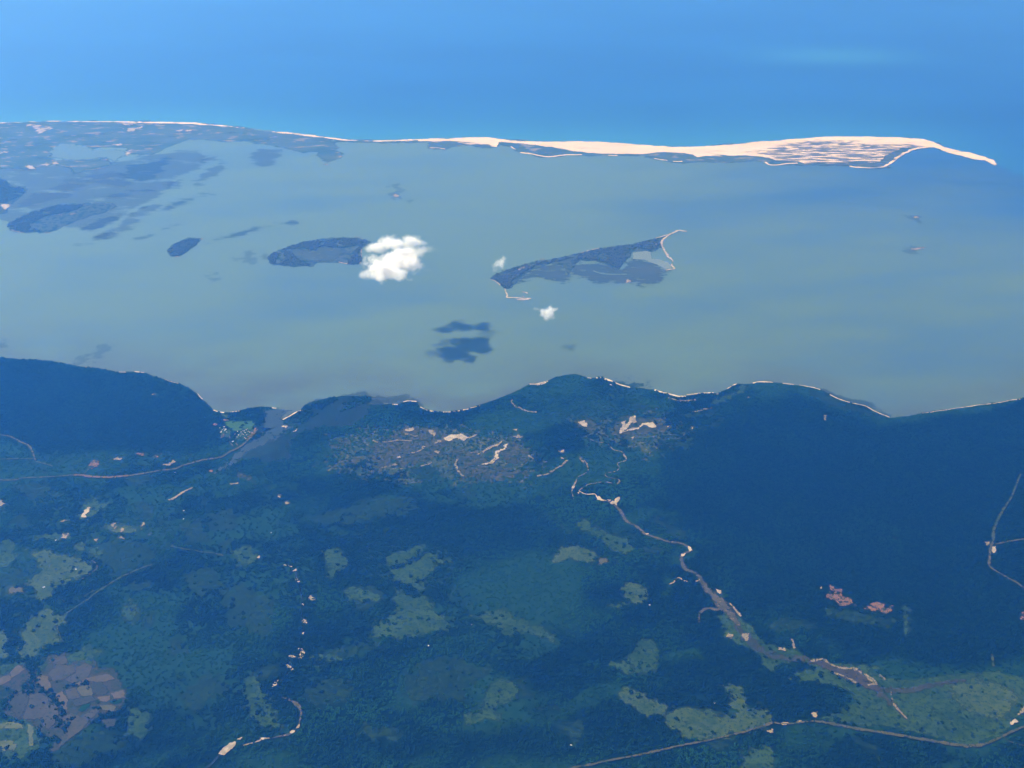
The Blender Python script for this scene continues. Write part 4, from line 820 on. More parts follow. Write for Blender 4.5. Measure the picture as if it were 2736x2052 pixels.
struct(ribbon('river', 'R 660,240 720,300 790,360 850,400 930,420 1000,425 1075,445', [14, 20, 24, 18, 14, 14, 22], 4.6, BED_SOFT, wander=14, ragged=.5), 'faint brown bed across the narrow flood plain')
struct(ribbon('river', 'R 1400,570 1500,590 1620,585 1760,560 1900,540', [20, 16, 14, 12, 6], 4.6, BED_SOFT, wander=14, ragged=.5), 'faint brown streak on the upper flood plain')
struct(ribbon('river', 'R 1420,600 1480,640 1530,690 1600,760', [22, 16, 12, 6], 4.5, BED_SOFT, wander=10, ragged=.5), 'faint brown channel bending towards the lower road')
struct(ribbon('river', 'R 560,100 600,150 660,210 680,250', [28, 26, 18, 8], 5.0, RIVER_BED, wander=8), 'river bed spreading onto the flood plain')
struct(sheet('river_mud', Prim('R 1062,440 1120,428 1190,460 1300,480 1390,530 1425,560 1442,582 1400,602 1340,572 1250,532 1190,502 1100,457'), 5.2, sheet_mat('river_mud', (0.022, 0.024, 0.015), (0.040, 0.036, 0.022), 60, mottle=1.0), soft=18, amp=18, clear=1), 'brown mud along the lower river')
for s, w in (('R 1060,442 1095,432 1130,424 1165,450 1210,468 1280,475 1330,495 1380,530 1420,560', [4, 8, 7, 5, 6, 8, 9, 9, 6]), ('R 1190,503 1230,512 1270,527 1312,556', 6), ('R 1428,514 1470,536', 7), ('R 1375,572 1400,562 1425,560', 6), ('R 1495,600 1502,630 1530,690 1590,750', [3, 3, 5, 3]), ('R 965,318 975,350 985,370', 6)):
    struct(ribbon('river_bank', s, w, 7.0, SAND_SOFT, clear=.8, ragged=.6, wander=8), 'pale sandy edge of the lower river')
struct(ribbon('creek', 'N 640,1180 700,1200 752,1237 776,1280 765,1350 750,1388 712,1420 690,1436 620,1450 575,1460', [3, 6, 8, 6, 4, 4, 5, 6, 4, 3], 6.0, RIVER_BED, clear=.8), 'brown creek curving round the oval clearing')
struct(ribbon('creek', 'N 575,1460 515,1464 490,1478 440,1494 368,1512', [3, 4, 4, 4, 3], 6.0, SAND_TAN, clear=.8), 'sandy reach of the creek below the oval clearing')
struct(ribbon('creek', 'N 225,1570 180,1620 130,1670', 7, 6.0, CREEK, clear=.9), 'dark creek leaving at the bottom edge')
struct(ribbon('creek', 'N 742,318 750,380 775,440 780,500 785,560 782,640 790,700 780,770 770,850 740,900 690,905 705,960 690,1010 640,1060 590,1110 560,1140', 5, 5.0, CREEK, clear=.85, wander=8), 'wooded creek between the sand banks')
struct(ribbon('road', 'O 1440,1672 1480,1659 1600,1640 1700,1615 1830,1590 1960,1565 2100,1535 2205,1510 | R 390,888 500,868 600,845 720,815 830,780 866,768', [6, 6, 6, 5, 5, 5, 5, 5, 5, 5, 5, 6, 7, 6], 9.0, ROAD, clear=1), 'straight dirt road across the bottom right')
struct(ribbon('road', 'R 866,768 900,775 960,775 1010,768 1085,760', [5, 4, 4, 4, 5], 9.0, ROAD, clear=.6), 'shaded gap of the lower road')
struct(ribbon('road', 'R 1085,760 1180,775 1300,800 1400,815 1500,830 1600,848 1700,865 1850,890 1930,895 2010,880 2100,840 2160,812 2212,790 2300,765', [7, 8, 9, 8, 7, 7, 8, 9, 9, 8, 7, 6, 5, 5], 9.0, ROAD, clear=1), 'curving dirt road below the flood plain')
struct(ribbon('track', 'R 2095,840 2130,870 2212,892', 3, 9.0, TRACK, clear=.8), 'track leaving the curving road')
struct(ribbon('road', 'D -200,950 0,946 100,944 150,932 280,926 430,916 480,912', [5, 6, 5, 4, 4, 4, 5], 9.0, ROAD, clear=1), 'left end of the coast road')
struct(ribbon('road', 'D 480,912 530,912 600,922 700,926 780,922 850,916', [6, 7, 7, 7, 7, 6], 9.1, ROAD_RED, clear=1), 'red earth stretch of the coast road')
struct(ribbon('road', 'D 850,916 950,900 1050,882 1150,870 1200,850 1250,835 1350,810 1450,795 1500,765 1560,735 1610,700 1650,660 1692,612', [5, 5, 5, 6, 5, 5, 6, 6, 6, 6, 5, 5, 4], 9.0, ROAD, clear=1), 'coast road curving up to the village')
struct(ribbon('road', 'D -100,642 0,648 70,660 140,695 190,718 215,760 235,822', [4, 4, 4, 4, 4, 4, 3], 9.0, ROAD, clear=.9), 'dirt road into the dark headland')
struct(ribbon('track', 'D 235,822 300,838 350,856', 4, 9.0, TRACK, clear=.7), 'track below the headland road')
struct(ribbon('track', 'D -50,805 0,808 120,805 220,806', 4, 9.0, TRACK, clear=.7), 'track left of the headland road')
struct(ribbon('track', 'D 555,908 575,880 600,850', 5, 9.0, TRACK, clear=.8), 'track to the pink borrow pit')
struct(ribbon('track', 'V 540,900 580,950 625,1010', 3, 9.0, ROAD, clear=.8), 'village lane')
struct(ribbon('track', 'V 660,920 700,970 725,990', 3, 9.0, ROAD, clear=.8), 'village lane beside another')
struct(ribbon('track', 'V 540,770 555,850', 3, 9.0, ROAD, clear=.8), 'upper village lane')
struct(ribbon('track', 'S 1960,60 1930,130 1880,260 1815,360 1760,460 1722,560 1718,660', [3, 4, 4, 5, 6, 6, 6], 9.0, TRACK, clear=.95), 'faint track through the great dark wood')
struct(ribbon('road', 'S 1718,660 1692,720 1685,800 1680,850 1695,890 1740,920 1850,985 1920,1020 1991,1075 2080,1130', [6, 6, 5, 6, 5, 3, 4, 5, 6, 6], 9.0, ROAD, clear=.95), 'dirt road through the great dark wood')
struct(ribbon('track', 'S 1730,685 1800,670 1900,652 1991,635 2080,620', 4, 9.1, ROAD, clear=.9), 'side road at the right junction')
struct(ribbon('track', 'L 560,1235 650,1175 740,1118 810,1060 890,1010 1000,940 1100,893 1200,850 1285,823', 4, 9.0, TRACK, clear=.8), 'straight track across the left lowland')
struct(ribbon('track', 'L 700,1100 760,1060 800,1040', 3, 9.0, TRACK, clear=.6), 'short track below the straight one')
struct(ribbon('track', 'L 1445,663 1480,674 1560,692 1640,700 1700,715 1800,725 1890,747', [7, 5, 4, 3, 3, 4, 4], 9.0, TRACK, clear=.8), 'thin track towards the creek')
struct(ribbon('track', 'L 1420,280 1470,262 1550,210 1600,185 1630,172', [6, 6, 6, 5, 7], 9.0, SAND_TAN, clear=.9), 'pale sandy track in the left lowland')
struct(ribbon('creek', 'L 640,985 720,925 800,870 822,842 800,800 760,780', 3, 6.0, RIVER_BED, clear=.5), 'little brown creek beside the ragged pasture')
struct(ribbon('track', 'M 560,270 570,310 600,400 625,430', 3, 9.0, TRACK, clear=.8), 'track through the light pasture')
struct(ribbon('track', 'R 2040,400 2045,470', 6, 9.0, TRACK, clear=.6), 'faint gap in the wood above the flood plain')
for s in ('E 545,942 590,935 650,926 740,930', 'E 480,930 520,940', 'E 735,1012 775,1002 820,965', 'E 1110,915 1150,895 1172,882', 'E 1040,1050 1030,1090 1045,1130 1085,1165', 'E 800,1100 840,1085 870,1070', 'E 1120,1010 1180,1005', 'E 2100,882 2150,862 2200,845', 'E 1840,1045 1880,1080', 'E 1390,665 1420,700 1480,730 1560,745', 'E 690,890 730,890 780,905', 'E 540,1110 600,1095 640,1080', 'E 1560,1165 1640,1140 1720,1090 1760,1060', 'E 1540,1050 1500,1030', 'K 850,375 920,360 990,345', 'K 1220,285 1232,275', 'K 1730,395 1738,430', 'K 700,280 800,300 880,290'):
    struct(ribbon('sand_ridge', s, 5, 7.5, SAND_SOFT, clear=.6, ragged=.6, wander=10), 'thin line of bare sand among the bush')

# ------------------------------------------------------------------ village at the river mouth
clearing('V 450,505 560,480 650,492 820,492 1000,480 1080,540 1000,590 990,640 800,662 620,682 540,612 470,572', 'bright green meadow behind the village at the river mouth', MEADOW, soft=14, amp=10)
clearing('V 340,640 560,640 580,800 640,850 800,640 980,640 1060,640 1000,760 880,860 700,860 560,820 480,800 380,790', 'trodden village ground with houses between trees', GRASS, 'village_ground', 'village ground', soft=14, amp=14, strength=.75)
sandy('V 1062,638 1092,660 1080,702 1000,772 908,842 960,760 1000,690', 'red landing beach at the village river bank', RED_SOIL)
sandy('V 420,465 500,470 530,490 490,500', 'red bare strip at the head of the village meadow', RED_SOIL)
sandy('V 380,780 430,760 440,800 400,806', 'pink bare spot below the left village houses', RED_SOIL)
sandy('V 235,560 265,520 290,580 250,590', 'pink spot in the wood left of the village', RED_SOIL)
clearing('V 330,340 480,320 560,400 580,440 480,420 380,380', 'tan grass between the white beach and the meadow', GRASS_PALE, soft=10, amp=10)

def house_mesh():
    bw, bd, wh, rh = 7.5, 5.0, 3.2, 6.0
    wv = [(-bw, -bd, 0), (bw, -bd, 0), (bw, bd, 0), (-bw, bd, 0), (-bw, -bd, wh), (bw, -bd, wh), (bw, bd, wh), (-bw, bd, wh)]
    wf = [(0, 1, 5, 4), (1, 2, 6, 5), (2, 3, 7, 6), (3, 0, 4, 7), (4, 5, 6, 7)]
    e = 1.0
    rv = [(-bw - e, -bd - e, wh - .4), (bw + e, -bd - e, wh - .4), (bw + e, bd + e, wh - .4), (-bw - e, bd + e, wh - .4), (-bw * .8, 0, rh), (bw * .8, 0, rh)]
    rf = [(0, 1, 5, 4), (2, 3, 4, 5), (1, 2, 5, 5), (3, 0, 4, 4)]
    return (wv, wf), (rv, [(0, 1, 5, 4), (2, 3, 4, 5)], [(1, 2, 5), (3, 0, 4)])

def plain_mat(name, c, rough=.7):
    m = bpy.data.materials.new(name)
    m.use_nodes = True
    t = m.node_tree
    b = t.nodes['Principled BSDF']
    t.links.new(mix_c(t, world_noise(t, 3.0, 4), tuple(q * .8 for q in c), tuple(min(.9, q * 1.15) for q in c)), b.inputs['Base Color'])
    b.inputs['Roughness'].default_value = rough
    return m

WALL, ROOF, ROOF_PALE = plain_mat('plaster', (.45, .40, .33)), plain_mat('sheet_metal', (.42, .44, .44), .5), plain_mat('thatch', (.30, .27, .20))
(wv, wf), (rv, rq, rt) = house_mesh()
wall_me = bpy.data.meshes.new('wall'); wall_me.from_pydata(wv, [], wf); wall_me.materials.append(WALL)
roof_me = bpy.data.meshes.new('roof'); roof_me.from_pydata(rv, [], rq + rt); roof_me.materials.append(ROOF)
thatch_me = roof_me.copy(); thatch_me.materials.clear(); thatch_me.materials.append(ROOF_PALE)
def house(px, py, label, group=None, k=1.0, thatch=False):
    x, y = ground_at(px, py)
    o = bpy.data.objects.new('house', None)
    o.location = (x, y, 3.6)
    o.rotation_euler.z = random.uniform(0, 3.14)
    o.scale = (k, k, k)
    o.empty_display_size = 10
    COL.objects.link(o)
    for nm, me in (('wall', wall_me), ('roof', thatch_me if thatch else roof_me)):
        p = bpy.data.objects.new(nm, me)
        p.parent = o
        COL.objects.link(p)
    tag(o, label, 'house', group)
    CLEAR.append(([Prim('F %f,%f %f,%f' % (px / 1.2369 - 2, py / 1.2369, px / 1.2369 + 2, py / 1.2369), 8)], 1.0, 20.0, 0.0, 50.0, 0, 10.0, 2.0))
for x, y in nums('435,600 465,648 450,672 380,692 470,655 372,708'):
    house(540 + .13562 * x, 1060 + .13562 * y, 'big white roofed house in the left cluster of the village', 'white roofed houses in the left village cluster', random.uniform(.85, 1.15))
for x, y in nums('350,620 485,702 430,640 400,660 805,675 870,660 790,742 762,780 840,810 880,758 975,715 850,715 910,690 820,750 650,742 700,690 860,832 940,705 830,682 770,700 720,760 690,800 905,790 890,640'):
    house(540 + .13562 * x, 1060 + .13562 * y, 'small pale house among the village trees', 'small houses among the village trees', random.uniform(.5, .72), random.random() < .5)
house(540 + .13562 * 610, 1060 + .13562 * 890, 'lone white roofed house between two village lanes', None, 1.1)
for x, y, lab in ((372, 1012, 'bright white farmhouse in the ragged green pasture'), (472, 615, 'white house near the light patch with a bare spot'), (642, 860, 'white house on the far side of the ragged pasture'), (1552, 365, 'upper of two white houses in the bush under the coast road'), (1550, 435, 'lower of two white houses in the bush under the coast road')):
    house(.31646 * x, 1250 + .31646 * y, lab, None, 1.1 if x == 372 else .8)
for fr, x, y, lab in (('O', 400, 762, 'white house in the wood under the triangular clearing'), ('O', 714, 607, 'tiny white house right of the triangular clearing'), ('O', 2028, 462, 'pale house in the wood right of the neat round clearing'), ('O', 1450, 1494, 'pale house in the lower woods above the road'), ('R', 550, 662, 'pale house at the lobe of the large clearing'),
                      ('N', 572, 62, 'white house near the top of the wooded creek'), ('D', 1150, 896, 'pale green roofed house below the coast road')):
    ox, oy, k = FR[fr]
    house(ox + k * x, oy + k * y, lab, None, .75)

# ------------------------------------------------------------------ woods
def leaf_mat(name, dark, light, spread=900):
    m = bpy.data.materials.new(name)
    m.use_nodes = True
    t = m.node_tree
    b = t.nodes['Principled BSDF']
    r = nd(t, 'ShaderNodeObjectInfo').outputs['Random']
    tone = nd(t, 'ShaderNodeAttribute', attribute_name='tone', attribute_type='INSTANCER').outputs['Fac']
    f = math_n(t, 'ADD', math_n(t, 'MULTIPLY', r, .22), math_n(t, 'MULTIPLY', tone, .85))
    f2 = math_n(t, 'ADD', f, math_n(t, 'MULTIPLY', math_n(t, 'SUBTRACT', world_noise(t, 5.0, 3), .5), .5), True)
    t.links.new(mix_c(t, f2, dark, light), b.inputs['Base Color'])
    b.inputs['Roughness'].default_value = .75
    b.inputs['Specular IOR Level'].default_value = .03
    return m
LEAF = leaf_mat('leaves', (0.0012, 0.010, 0.0045), (0.013, 0.058, 0.010))
HAZED_MANGROVE_LEAF = leaf_mat('hazed_mangrove_leaves', (0.060, 0.088, 0.080), (0.085, 0.112, 0.094))  # island foliage paled and blued: distance haze put into the leaf colour
BARK = plain_mat('bark', (.12, .09, .065), .9)

def crown_bm(bm, c, r, h, rng, sub=1):
    g = bmesh.ops.create_icosphere(bm, subdivisions=sub, radius=1.0)
    ph = rng.uniform(0, 6.28, 6)
    for v in g['verts']:
        p = v.co
        a = math.atan2(p.y, p.x)
        k = 1 + .16 * math.sin(3 * a + ph[0]) + .12 * math.sin(5 * a + 4 * p.z + ph[1]) + rng.uniform(-.10, .10)
        v.co = Vector((c[0] + p.x * r * k, c[1] + p.y * r * k, c[2] + h * (.62 + .42 * p.z * k)))

def clump(mat, n, R, seed):
    rng = np.random.default_rng(seed)
    bm = bmesh.new()
    for i in range(n):
        a, d = rng.uniform(0, 6.28), R * math.sqrt(rng.uniform(0, 1))
        r = rng.uniform(3.6, 7.4)
        crown_bm(bm, (d * math.cos(a), d * math.sin(a), 0), r, rng.uniform(7, 14), rng)
    me = bpy.data.meshes.new('clump')
    bm.to_mesh(me)
    bm.free()
    me.materials.append(mat)
    me.shade_smooth()
    return bpy.data.objects.new('clump', me)

def kit(name, mat):
    c = bpy.data.collections.new(name)
    for i in range(5):
        c.objects.link(clump(mat, 9, 17, 100 + i))
    for i in range(3):
        c.objects.link(clump(mat, 2, 6, 200 + i))
    return c
KITS = {'wood': kit('wood_kit', LEAF), 'mangrove': kit('mangrove_kit', HAZED_MANGROVE_LEAF)}

def planting(c):
    """geometry nodes: one of the kit's clumps on every point"""
    g = bpy.data.node_groups.new('planting', 'GeometryNodeTree')
    g.interface.new_socket('Geometry', in_out='INPUT', socket_type='NodeSocketGeometry')
    g.interface.new_socket('Geometry', in_out='OUTPUT', socket_type='NodeSocketGeometry')
    i, o = g.nodes.new('NodeGroupInput'), g.nodes.new('NodeGroupOutput')
    inst = g.nodes.new('GeometryNodeInstanceOnPoints')
    ci = g.nodes.new('GeometryNodeCollectionInfo')
    ci.inputs['Collection'].default_value = c
    ci.inputs['Separate Children'].default_value = True
    ci.inputs['Reset Children'].default_value = True
    inst.inputs['Pick Instance'].default_value = True
    def a(n, kind):
        q = g.nodes.new('GeometryNodeInputNamedAttribute')
        q.data_type = kind
        q.inputs['Name'].default_value = n
        return q.outputs['Attribute']
    cx = g.nodes.new('ShaderNodeCombineXYZ')
    g.links.new(a('turn', 'FLOAT'), cx.inputs['Z'])
    g.links.new(i.outputs[0], inst.inputs['Points'])
    g.links.new(ci.outputs[0], inst.inputs['Instance'])
    g.links.new(a('pick', 'INT'), inst.inputs['Instance Index'])
    g.links.new(cx.outputs[0], inst.inputs['Rotation'])
    g.links.new(a('size', 'FLOAT'), inst.inputs['Scale'])
    g.links.new(inst.outputs[0], o.inputs[0])
    return g
GROUPS = {k: planting(c) for k, c in KITS.items()}

def plant(name, P, pick, size, kitname, z, parent=None, tone=None):
    n = len(P)
    me = bpy.data.meshes.new(name)
    c = np.array(parent.location.xy) if parent is not None else np.zeros(2)
    me.vertices.add(n)
    me.vertices.foreach_set('co', np.concatenate([P - c, np.full((n, 1), z)], 1).astype(np.float32).ravel())
    for nm, kd, v in (('pick', 'INT', pick.astype(np.int32)), ('size', 'FLOAT', size.astype(np.float32)), ('turn', 'FLOAT', RNG.uniform(0, 6.283, n).astype(np.float32)),
                      ('tone', 'FLOAT', (tone if tone is not None else 0.25 + 0.6 * (fbm(P[:, 0] / 220, P[:, 1] / 220, 8, 4) - .3)).astype(np.float32))):
        me.attributes.new(nm, kd, 'POINT').data.foreach_set('value', v)
    o = bpy.data.objects.new(name, me)
    COL.objects.link(o)
    if parent is not None:
        o.parent = parent
    md = o.modifiers.new('planting', 'NODES')
    md.node_group = GROUPS[kitname]
    o['kind'] = 'stuff'
    return o

def jitter_grid(x0, x1, y0, y1, s):
    a, b = np.meshgrid(np.arange(x0, x1, s), np.arange(y0, y1, s))
    P = np.stack([a.ravel(), b.ravel()], -1)
    return P + RNG.uniform(-.5, .5, P.shape) * s

def cleared(X, Y):
    k = np.zeros(X.shape)
    for prims, st, m_, amp, ns, sd, soft, grow in CLEAR:
        bx = np.array([p.box(m_) for p in prims])
        mk = (X > bx[:, 0].min()) & (X < bx[:, 1].max()) & (Y > bx[:, 2].min()) & (Y < bx[:, 3].max())
        if not mk.any():
            continue
        d = field_sd(prims, X[mk], Y[mk]) + grow
        if amp:
            d = d + amp * 2 * (fbm(X[mk] / ns, Y[mk] / ns, sd, 4) - .5)
        k[mk] = np.maximum(k[mk], st * smooth(-soft, soft * .6, d))
    return k

def in_view(X, Y, mrg=1.12):
    hw = (Y * math.cos(DEP) + ALT * math.sin(DEP)) / FPX * 1368 * mrg + 150
    return np.abs(X) < hw

P = jitter_grid(GX0, GX1, 4550, 11800, 27)
P = P[in_view(P[:, 0], P[:, 1])]
cs = coast_sd(P[:, 0], P[:, 1])
P = P[cs > 16]
X, Y = P[:, 0], P[:, 1]
op = openness(X, Y)
cl = cleared(X, Y)
for p in TREELINES:
    bx = p.box(60)
    mk = (X > bx[0]) & (X < bx[1]) & (Y > bx[2]) & (Y < bx[3])
    if mk.any():
        cl[mk] *= 1 - .95 * smooth(-12, 14, p.sd(X[mk], Y[mk]) + 14 * (fbm(X[mk] / 45, Y[mk] / 45, 77) - .5))
        op[mk] *= .3
mud = [Prim('D 1745,540 1790,500 1820,475 1850,540 1950,490 2000,470 | E 60,690 150,660 280,640 470,650 600,690 500,720 400,800 300,850 160,830 60,860 -40,920 | D 1900,800 1750,830 1600,790 1560,760 1690,700 1830,640 1760,610 1690,640 1690,590'), Prim('D 1820,480 1790,560 1830,600 1760,660 1650,720 1560,790', [50, 42, 60, 40, 26, 20])]
wet = smooth(-30, 40, field_sd(mud, X, Y))
mg = smooth(-15, 25, field_sd(MANGROVE, X, Y) + 30 * (fbm(X / 60, Y / 60, 91) - .5))
dens = (1.0 - .50 * op) * (1 - cl)
dens = np.maximum(dens * (1 - wet), mg * (1 - .9 * cl * (cl > .9)))
mott = fbm(X / 140, Y / 140, 63, 3)
clus = smooth(.48, .66, fbm(X / 95, Y / 95, 88, 3))
dens = dens * (1 - .45 * smooth(.5, .72, mott))
dens = np.where(cl > .98, 0, dens)
u = RNG.uniform(0, 1, len(P))
full = u < dens * .97
lone = (~full) & (u < dens * .97 + .10 * (1 - cl) * clus + .05 * clus * (cl < .97))
pick = np.where(full, RNG.integers(0, 5, len(P)), RNG.integers(5, 8, len(P)))
sel = full | lone
size = RNG.uniform(.8, 1.2, len(P)) * np.where(lone, .9, 1) * (1 - .35 * smooth(.1, .7, op))
uu, vv = X * 0.86 + Y * 0.5, Y * 0.86 - X * 0.5
tone = .62 * smooth(.30, .72, fbm(uu / 1500, vv / 620, 71, 5)) + .55 * smooth(.35, .7, fbm(X / 240, Y / 240, 72, 4)) + .35 * (fbm(X / 75, Y / 75, 73, 3) - .5) - .36
tone = np.clip(tone + .75 * op + .3 * lone, 0, 1)
for p, bx in dense_box:
    mk = (X > bx[0]) & (X < bx[1]) & (Y > bx[2]) & (Y < bx[3])
    if mk.any():
        tone[mk] *= 1 - .72 * smooth(-90, 120, p.sd(X[mk], Y[mk]))
for p in TREELINES:
    bx = p.box(60)
    mk = (X > bx[0]) & (X < bx[1]) & (Y > bx[2]) & (Y < bx[3])
    if mk.any():
        tone[mk] *= 1 - .8 * smooth(-20, 20, p.sd(X[mk], Y[mk]) + 30 * (fbm(X[mk] / 60, Y[mk] / 60, 78) - .5))
tag(plant('forest', P[sel], pick[sel], size[sel], 'wood', 1.0, None, tone[sel]), 'dark bush forest covering the mainland in a ragged mass')

for root, prims in CANOPY_JOBS:
    bx = np.array([p.box(0) for p in prims])
    P = jitter_grid(bx[:, 0].min(), bx[:, 1].max(), bx[:, 2].min(), bx[:, 3].max(), 24)
    P = P[in_view(P[:, 0], P[:, 1], 1.2)]
    X, Y = P[:, 0], P[:, 1]
    d = field_sd(prims, X, Y) + 40 * (fbm(X / 90, Y / 90, 15) - .5)
    k = (RNG.uniform(0, 1, len(P)) < .95 * smooth(-12, 20, d)) & (fbm(X / 110, Y / 110, 33, 3) < .68)
    if k.sum():
        plant('canopy', P[k], RNG.integers(0, 5, int(k.sum())), RNG.uniform(.7, 1.05, int(k.sum())), 'mangrove', 1.0, root)

# lone trees standing in the clearings
def tree_meshes(seed):
    rng = np.random.default_rng(seed)
    bm = bmesh.new()
    n = 7
    rings = [(0, .75), (1.5, .5), (5, .38)]
    vs = [[bm.verts.new((r * math.cos(6.283 * i / n), r * math.sin(6.283 * i / n), z)) for i in range(n)] for z, r in rings]
    for a, b_ in zip(vs[:-1], vs[1:]):
        for i in range(n):
            bm.faces.new((a[i], a[(i + 1) % n], b_[(i + 1) % n], b_[i]))
    for k in range(4):
        a = rng.uniform(0, 6.28)
        p0, p1 = Vector((0, 0, 4)), Vector((3 * math.cos(a), 3 * math.sin(a), 8))
        q0 = [bm.verts.new(p0 + Vector((.22 * math.cos(t_), .22 * math.sin(t_), 0))) for t_ in (0, 2.1, 4.2)]
        q1 = [bm.verts.new(p1 + Vector((.08 * math.cos(t_), .08 * math.sin(t_), 0))) for t_ in (0, 2.1, 4.2)]
        for i in range(3):
            bm.faces.new((q0[i], q0[(i + 1) % 3], q1[(i + 1) % 3], q1[i]))
    tr = bpy.data.meshes.new('trunk'); bm.to_mesh(tr); bm.free(); tr.materials.append(BARK)
    bm = bmesh.new()
    for k in range(11):
        a, d = rng.uniform(0, 6.28), rng.uniform(1.0, 5.2)
        r = rng.uniform(1.8, 3.3)
        crown_bm(bm, (d * math.cos(a), d * math.sin(a), 4.2 + rng.uniform(0, 3) - d * .2), r, r * 1.8, rng)
    cr = bpy.data.meshes.new('crown'); bm.to_mesh(cr); bm.free(); cr.materials.append(LEAF); cr.shade_smooth()
    return tr, cr
KINDS_OF_TREE = [tree_meshes(i) for i in range(4)]
for frame, s, lab, grp in (('L', '345,760 420,735 380,800 440,700 545,790 690,790 640,800 355,830 300,790 470,860 590,760 520,900', 'round dark tree standing alone in the ragged green pasture', 'lone trees in the ragged green pasture'),
                           ('O', '870,1205 905,1180 845,1215 880,1230 790,1260 830,1190 920,1100 600,1060 560,990 650,960 620,1090', 'dark tree standing alone in the clearings of the lower middle woods', 'lone trees in the lower middle clearings'),
                           ('M', '755,780 660,1190 670,1230 865,1175 480,1065 430,1025 370,1330 520,310', 'dark tree standing alone on the ploughed fields', 'lone trees on the ploughed fields'),
                           ('N', '490,1240 545,1250 520,1290 470,1230 600,1340', 'dark tree standing alone in the oval creek clearing', 'lone trees in the oval creek clearing'),
                           ('R', '1070,735 1060,745 1660,800 1655,815 500,720 650,640 1900,700 1500,650', 'dark tree standing alone on the flood plain or pale clearings', 'lone trees on the flood plain and pale clearings'),
                           ('L', '1100,1190 1130,1205 1090,1165 1115,1210', 'dark tree standing alone in the upright oval clearing', 'lone trees in the upright oval clearing')):
    ox, oy, k = FR[frame]
    for x, y in nums(s):
        gx_, gy_ = ground_at(ox + k * x, oy + k * y)
        o = bpy.data.objects.new('tree', None)
        o.location = (gx_, gy_, 1.0)
        o.rotation_euler.z = random.uniform(0, 6.28)
        sc = random.uniform(1.1, 1.6)
        o.scale = (sc, sc, sc * .95)
        COL.objects.link(o)
        tr, cr = random.choice(KINDS_OF_TREE)
        for nm, me in (('trunk', tr), ('crown', cr)):
            c = bpy.data.objects.new(nm, me)
            c.parent = o
            COL.objects.link(c)
        tag(o, lab, 'tree', grp)

# ------------------------------------------------------------------ clouds
CZ = 800.0
def cloud(label, at, blobs, D, grain, seed, amp=.85, sharp=.5):
    """blobs: offset (east, north, up), radii (metres), density; a volume inside a lumpy shell"""
    ax, ay = ground_at(*at, CZ)
    blobs = [(np.array(c, float), np.array(r, float), d) for c, r, d in blobs]
    # the shell
    bm = bmesh.new()
    bmesh.ops.create_icosphere(bm, subdivisions=5, radius=1.0)
    d = np.array([v.co for v in bm.verts])
    rad = np.full(len(d), 5.0)
    for c, r, _ in blobs:
        rr = r * 1.3
        A = ((d / rr) ** 2).sum(1)
        B = -2 * (d * c / rr ** 2).sum(1)
        Cc = ((c / rr) ** 2).sum() - 1
        disc = B * B - 4 * A * Cc
        ok = disc > 0
        far_ = np.where(ok, (-B + np.sqrt(np.maximum(disc, 0))) / (2 * A), 0)
        rad = np.maximum(rad, far_)
    for v, r in zip(bm.verts, rad):
        v.co = v.co * r
    me = bpy.data.meshes.new('cloud')
    bm.to_mesh(me)
    bm.free()
    o = bpy.data.objects.new('cloud', me)
    o.location = (ax, ay, CZ)
    COL.objects.link(o)
    m = bpy.data.materials.new('cloud_vapour')
    m.use_nodes = True
    t = m.node_tree
    t.nodes.clear()
    out = nd(t, 'ShaderNodeOutputMaterial')
    vol = nd(t, 'ShaderNodeVolumePrincipled')
    vol.inputs['Color'].default_value = (1, 1, 1, 1)
    vol.inputs['Absorption Color'].default_value = (1, 1, 1, 1)
    vol.inputs['Anisotropy'].default_value = .1
    tc = nd(t, 'ShaderNodeTexCoord')
    def noise(size, det, off):
        mp = nd(t, 'ShaderNodeMapping')
        mp.inputs['Scale'].default_value = (1 / size, 1 / size, 1 / size)
        mp.inputs['Location'].default_value = (off, off * .3, seed)
        t.links.new(tc.outputs['Object'], mp.inputs['Vector'])
        n = nd(t, 'ShaderNodeTexNoise')
        n.inputs['Scale'].default_value = 1
        n.inputs['Detail'].default_value = det
        n.inputs['Roughness'].default_value = .6
        t.links.new(mp.outputs[0], n.inputs['Vector'])
        return n.outputs[0]
    n = math_n(t, 'MULTIPLY', math_n(t, 'SUBTRACT', ramp01(t, noise(grain, 7, seed * 3.1), .25, .75), .52), amp)
    total = None
    for c, r, dd in blobs:
        v1 = nd(t, 'ShaderNodeVectorMath', operation='SUBTRACT')
        t.links.new(tc.outputs['Object'], v1.inputs[0])
        v1.inputs[1].default_value = tuple(c)
        v2 = nd(t, 'ShaderNodeVectorMath', operation='DIVIDE')
        t.links.new(v1.outputs[0], v2.inputs[0])
        v2.inputs[1].default_value = tuple(r)
        v3 = nd(t, 'ShaderNodeVectorMath', operation='LENGTH')
        t.links.new(v2.outputs[0], v3.inputs[0])
        f = math_n(t, 'ADD', math_n(t, 'SUBTRACT', 1.0, v3.outputs['Value']), n)
        f = math_n(t, 'MULTIPLY', math_n(t, 'POWER', ramp01(t, f, 0.0, sharp), 1.6), dd * D)
        total = f if total is None else math_n(t, 'MAXIMUM', total, f)
    t.links.new(total, vol.inputs['Density'])
    t.links.new(vol.outputs[0], out.inputs['Volume'])
    me.materials.append(m)
    return tag(o, label, 'cloud')

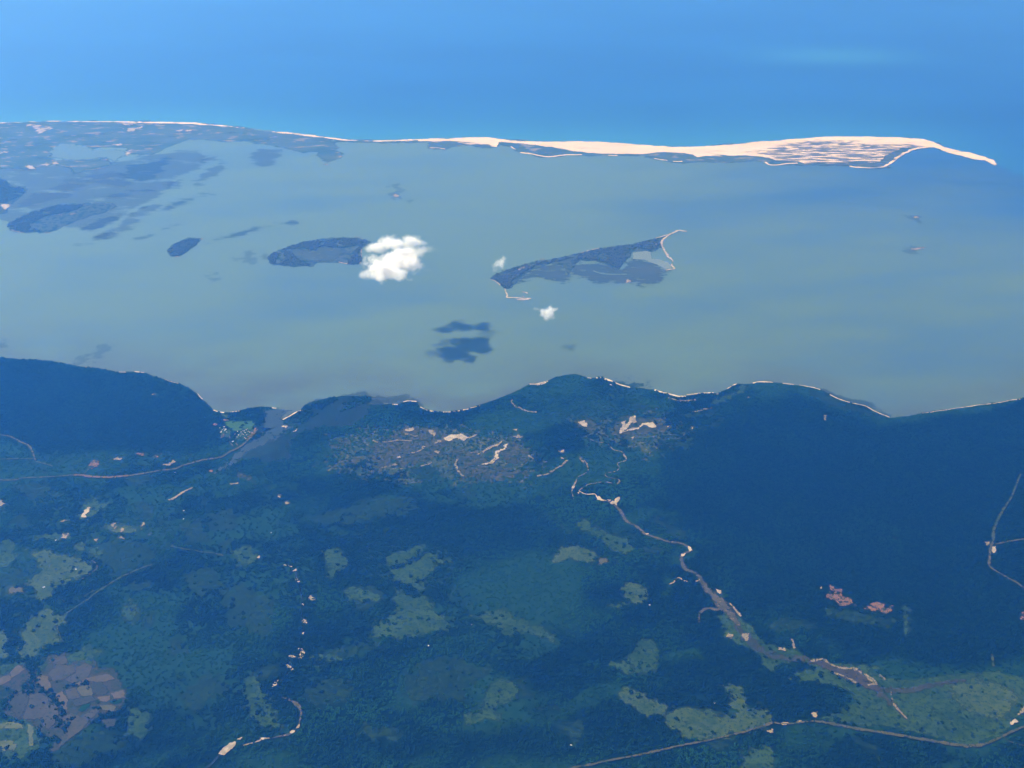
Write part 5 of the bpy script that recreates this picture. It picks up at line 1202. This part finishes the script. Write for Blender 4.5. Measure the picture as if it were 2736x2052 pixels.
cloud('large bright white cumulus cloud beside the leaf shaped island', (1052, 704), [
    ((60, 20, 5), (240, 290, 85), 1.0), ((150, 110, 30), (140, 200, 75), 1.0), ((-120, -20, 0), (210, 260, 75), 1.0), ((-20, -200, -15), (270, 200, 65), .9), ((-170, 70, 5), (130, 120, 65), .4), ((110, -90, -20), (130, 120, 55), .35),
    ((-20, -20, -20), (370, 330, 75), .10), ((-230, -150, -40), (140, 110, 55), .16),
    ((20, 450, 20), (290, 170, 65), .6), ((110, 430, 60), (90, 80, 70), .6), ((-210, 385, 15), (130, 90, 60), .45), ((40, 350, 10), (330, 170, 60), .08), ((220, 270, 0), (120, 140, 60), .16)], .05, 170, 1.7, 1.15, .75)
cloud('small thin white cloud over the left tip of the hooked island', (1336, 704), [((0, 0, 0), (90, 105, 60), .3), ((25, 20, 20), (60, 65, 45), .5), ((-40, -90, -20), (60, 80, 35), .08)], .03, 80, 4.2, 1.1, .8)
cloud('small puffy white cloud in open water below the hooked island', (1463, 836), [((0, 0, 0), (110, 95, 50), .6), ((50, 30, 25), (65, 65, 45), .9), ((-90, 60, 10), (90, 40, 28), .16), ((10, -60, -15), (85, 60, 32), .25)], .035, 80, 7.9, 1.1, .8)

# ------------------------------------------------------------------ the air
bm = bmesh.new()
bmesh.ops.create_cube(bm, size=1.0)
me = bpy.data.meshes.new('haze')
bm.to_mesh(me)
bm.free()
hz = bpy.data.objects.new('haze', me)
hz.scale = (126000, 126000, ALT + 101)
hz.location = (0, 0, (ALT + 99) / 2)
COL.objects.link(hz)
m = bpy.data.materials.new('haze')
m.use_nodes = True
t = m.node_tree
t.nodes.clear()
out = nd(t, 'ShaderNodeOutputMaterial')
vol = nd(t, 'ShaderNodeVolumePrincipled')
vol.inputs['Density'].default_value = HAZE_DENSITY
vol.inputs['Color'].default_value = (*HAZE_COLOR, 1)
vol.inputs['Absorption Color'].default_value = (1, 1, 1, 1)
vol.inputs['Anisotropy'].default_value = HAZE_FORWARD
t.links.new(vol.outputs[0], out.inputs['Volume'])
me.materials.append(m)
hz['kind'] = 'stuff'
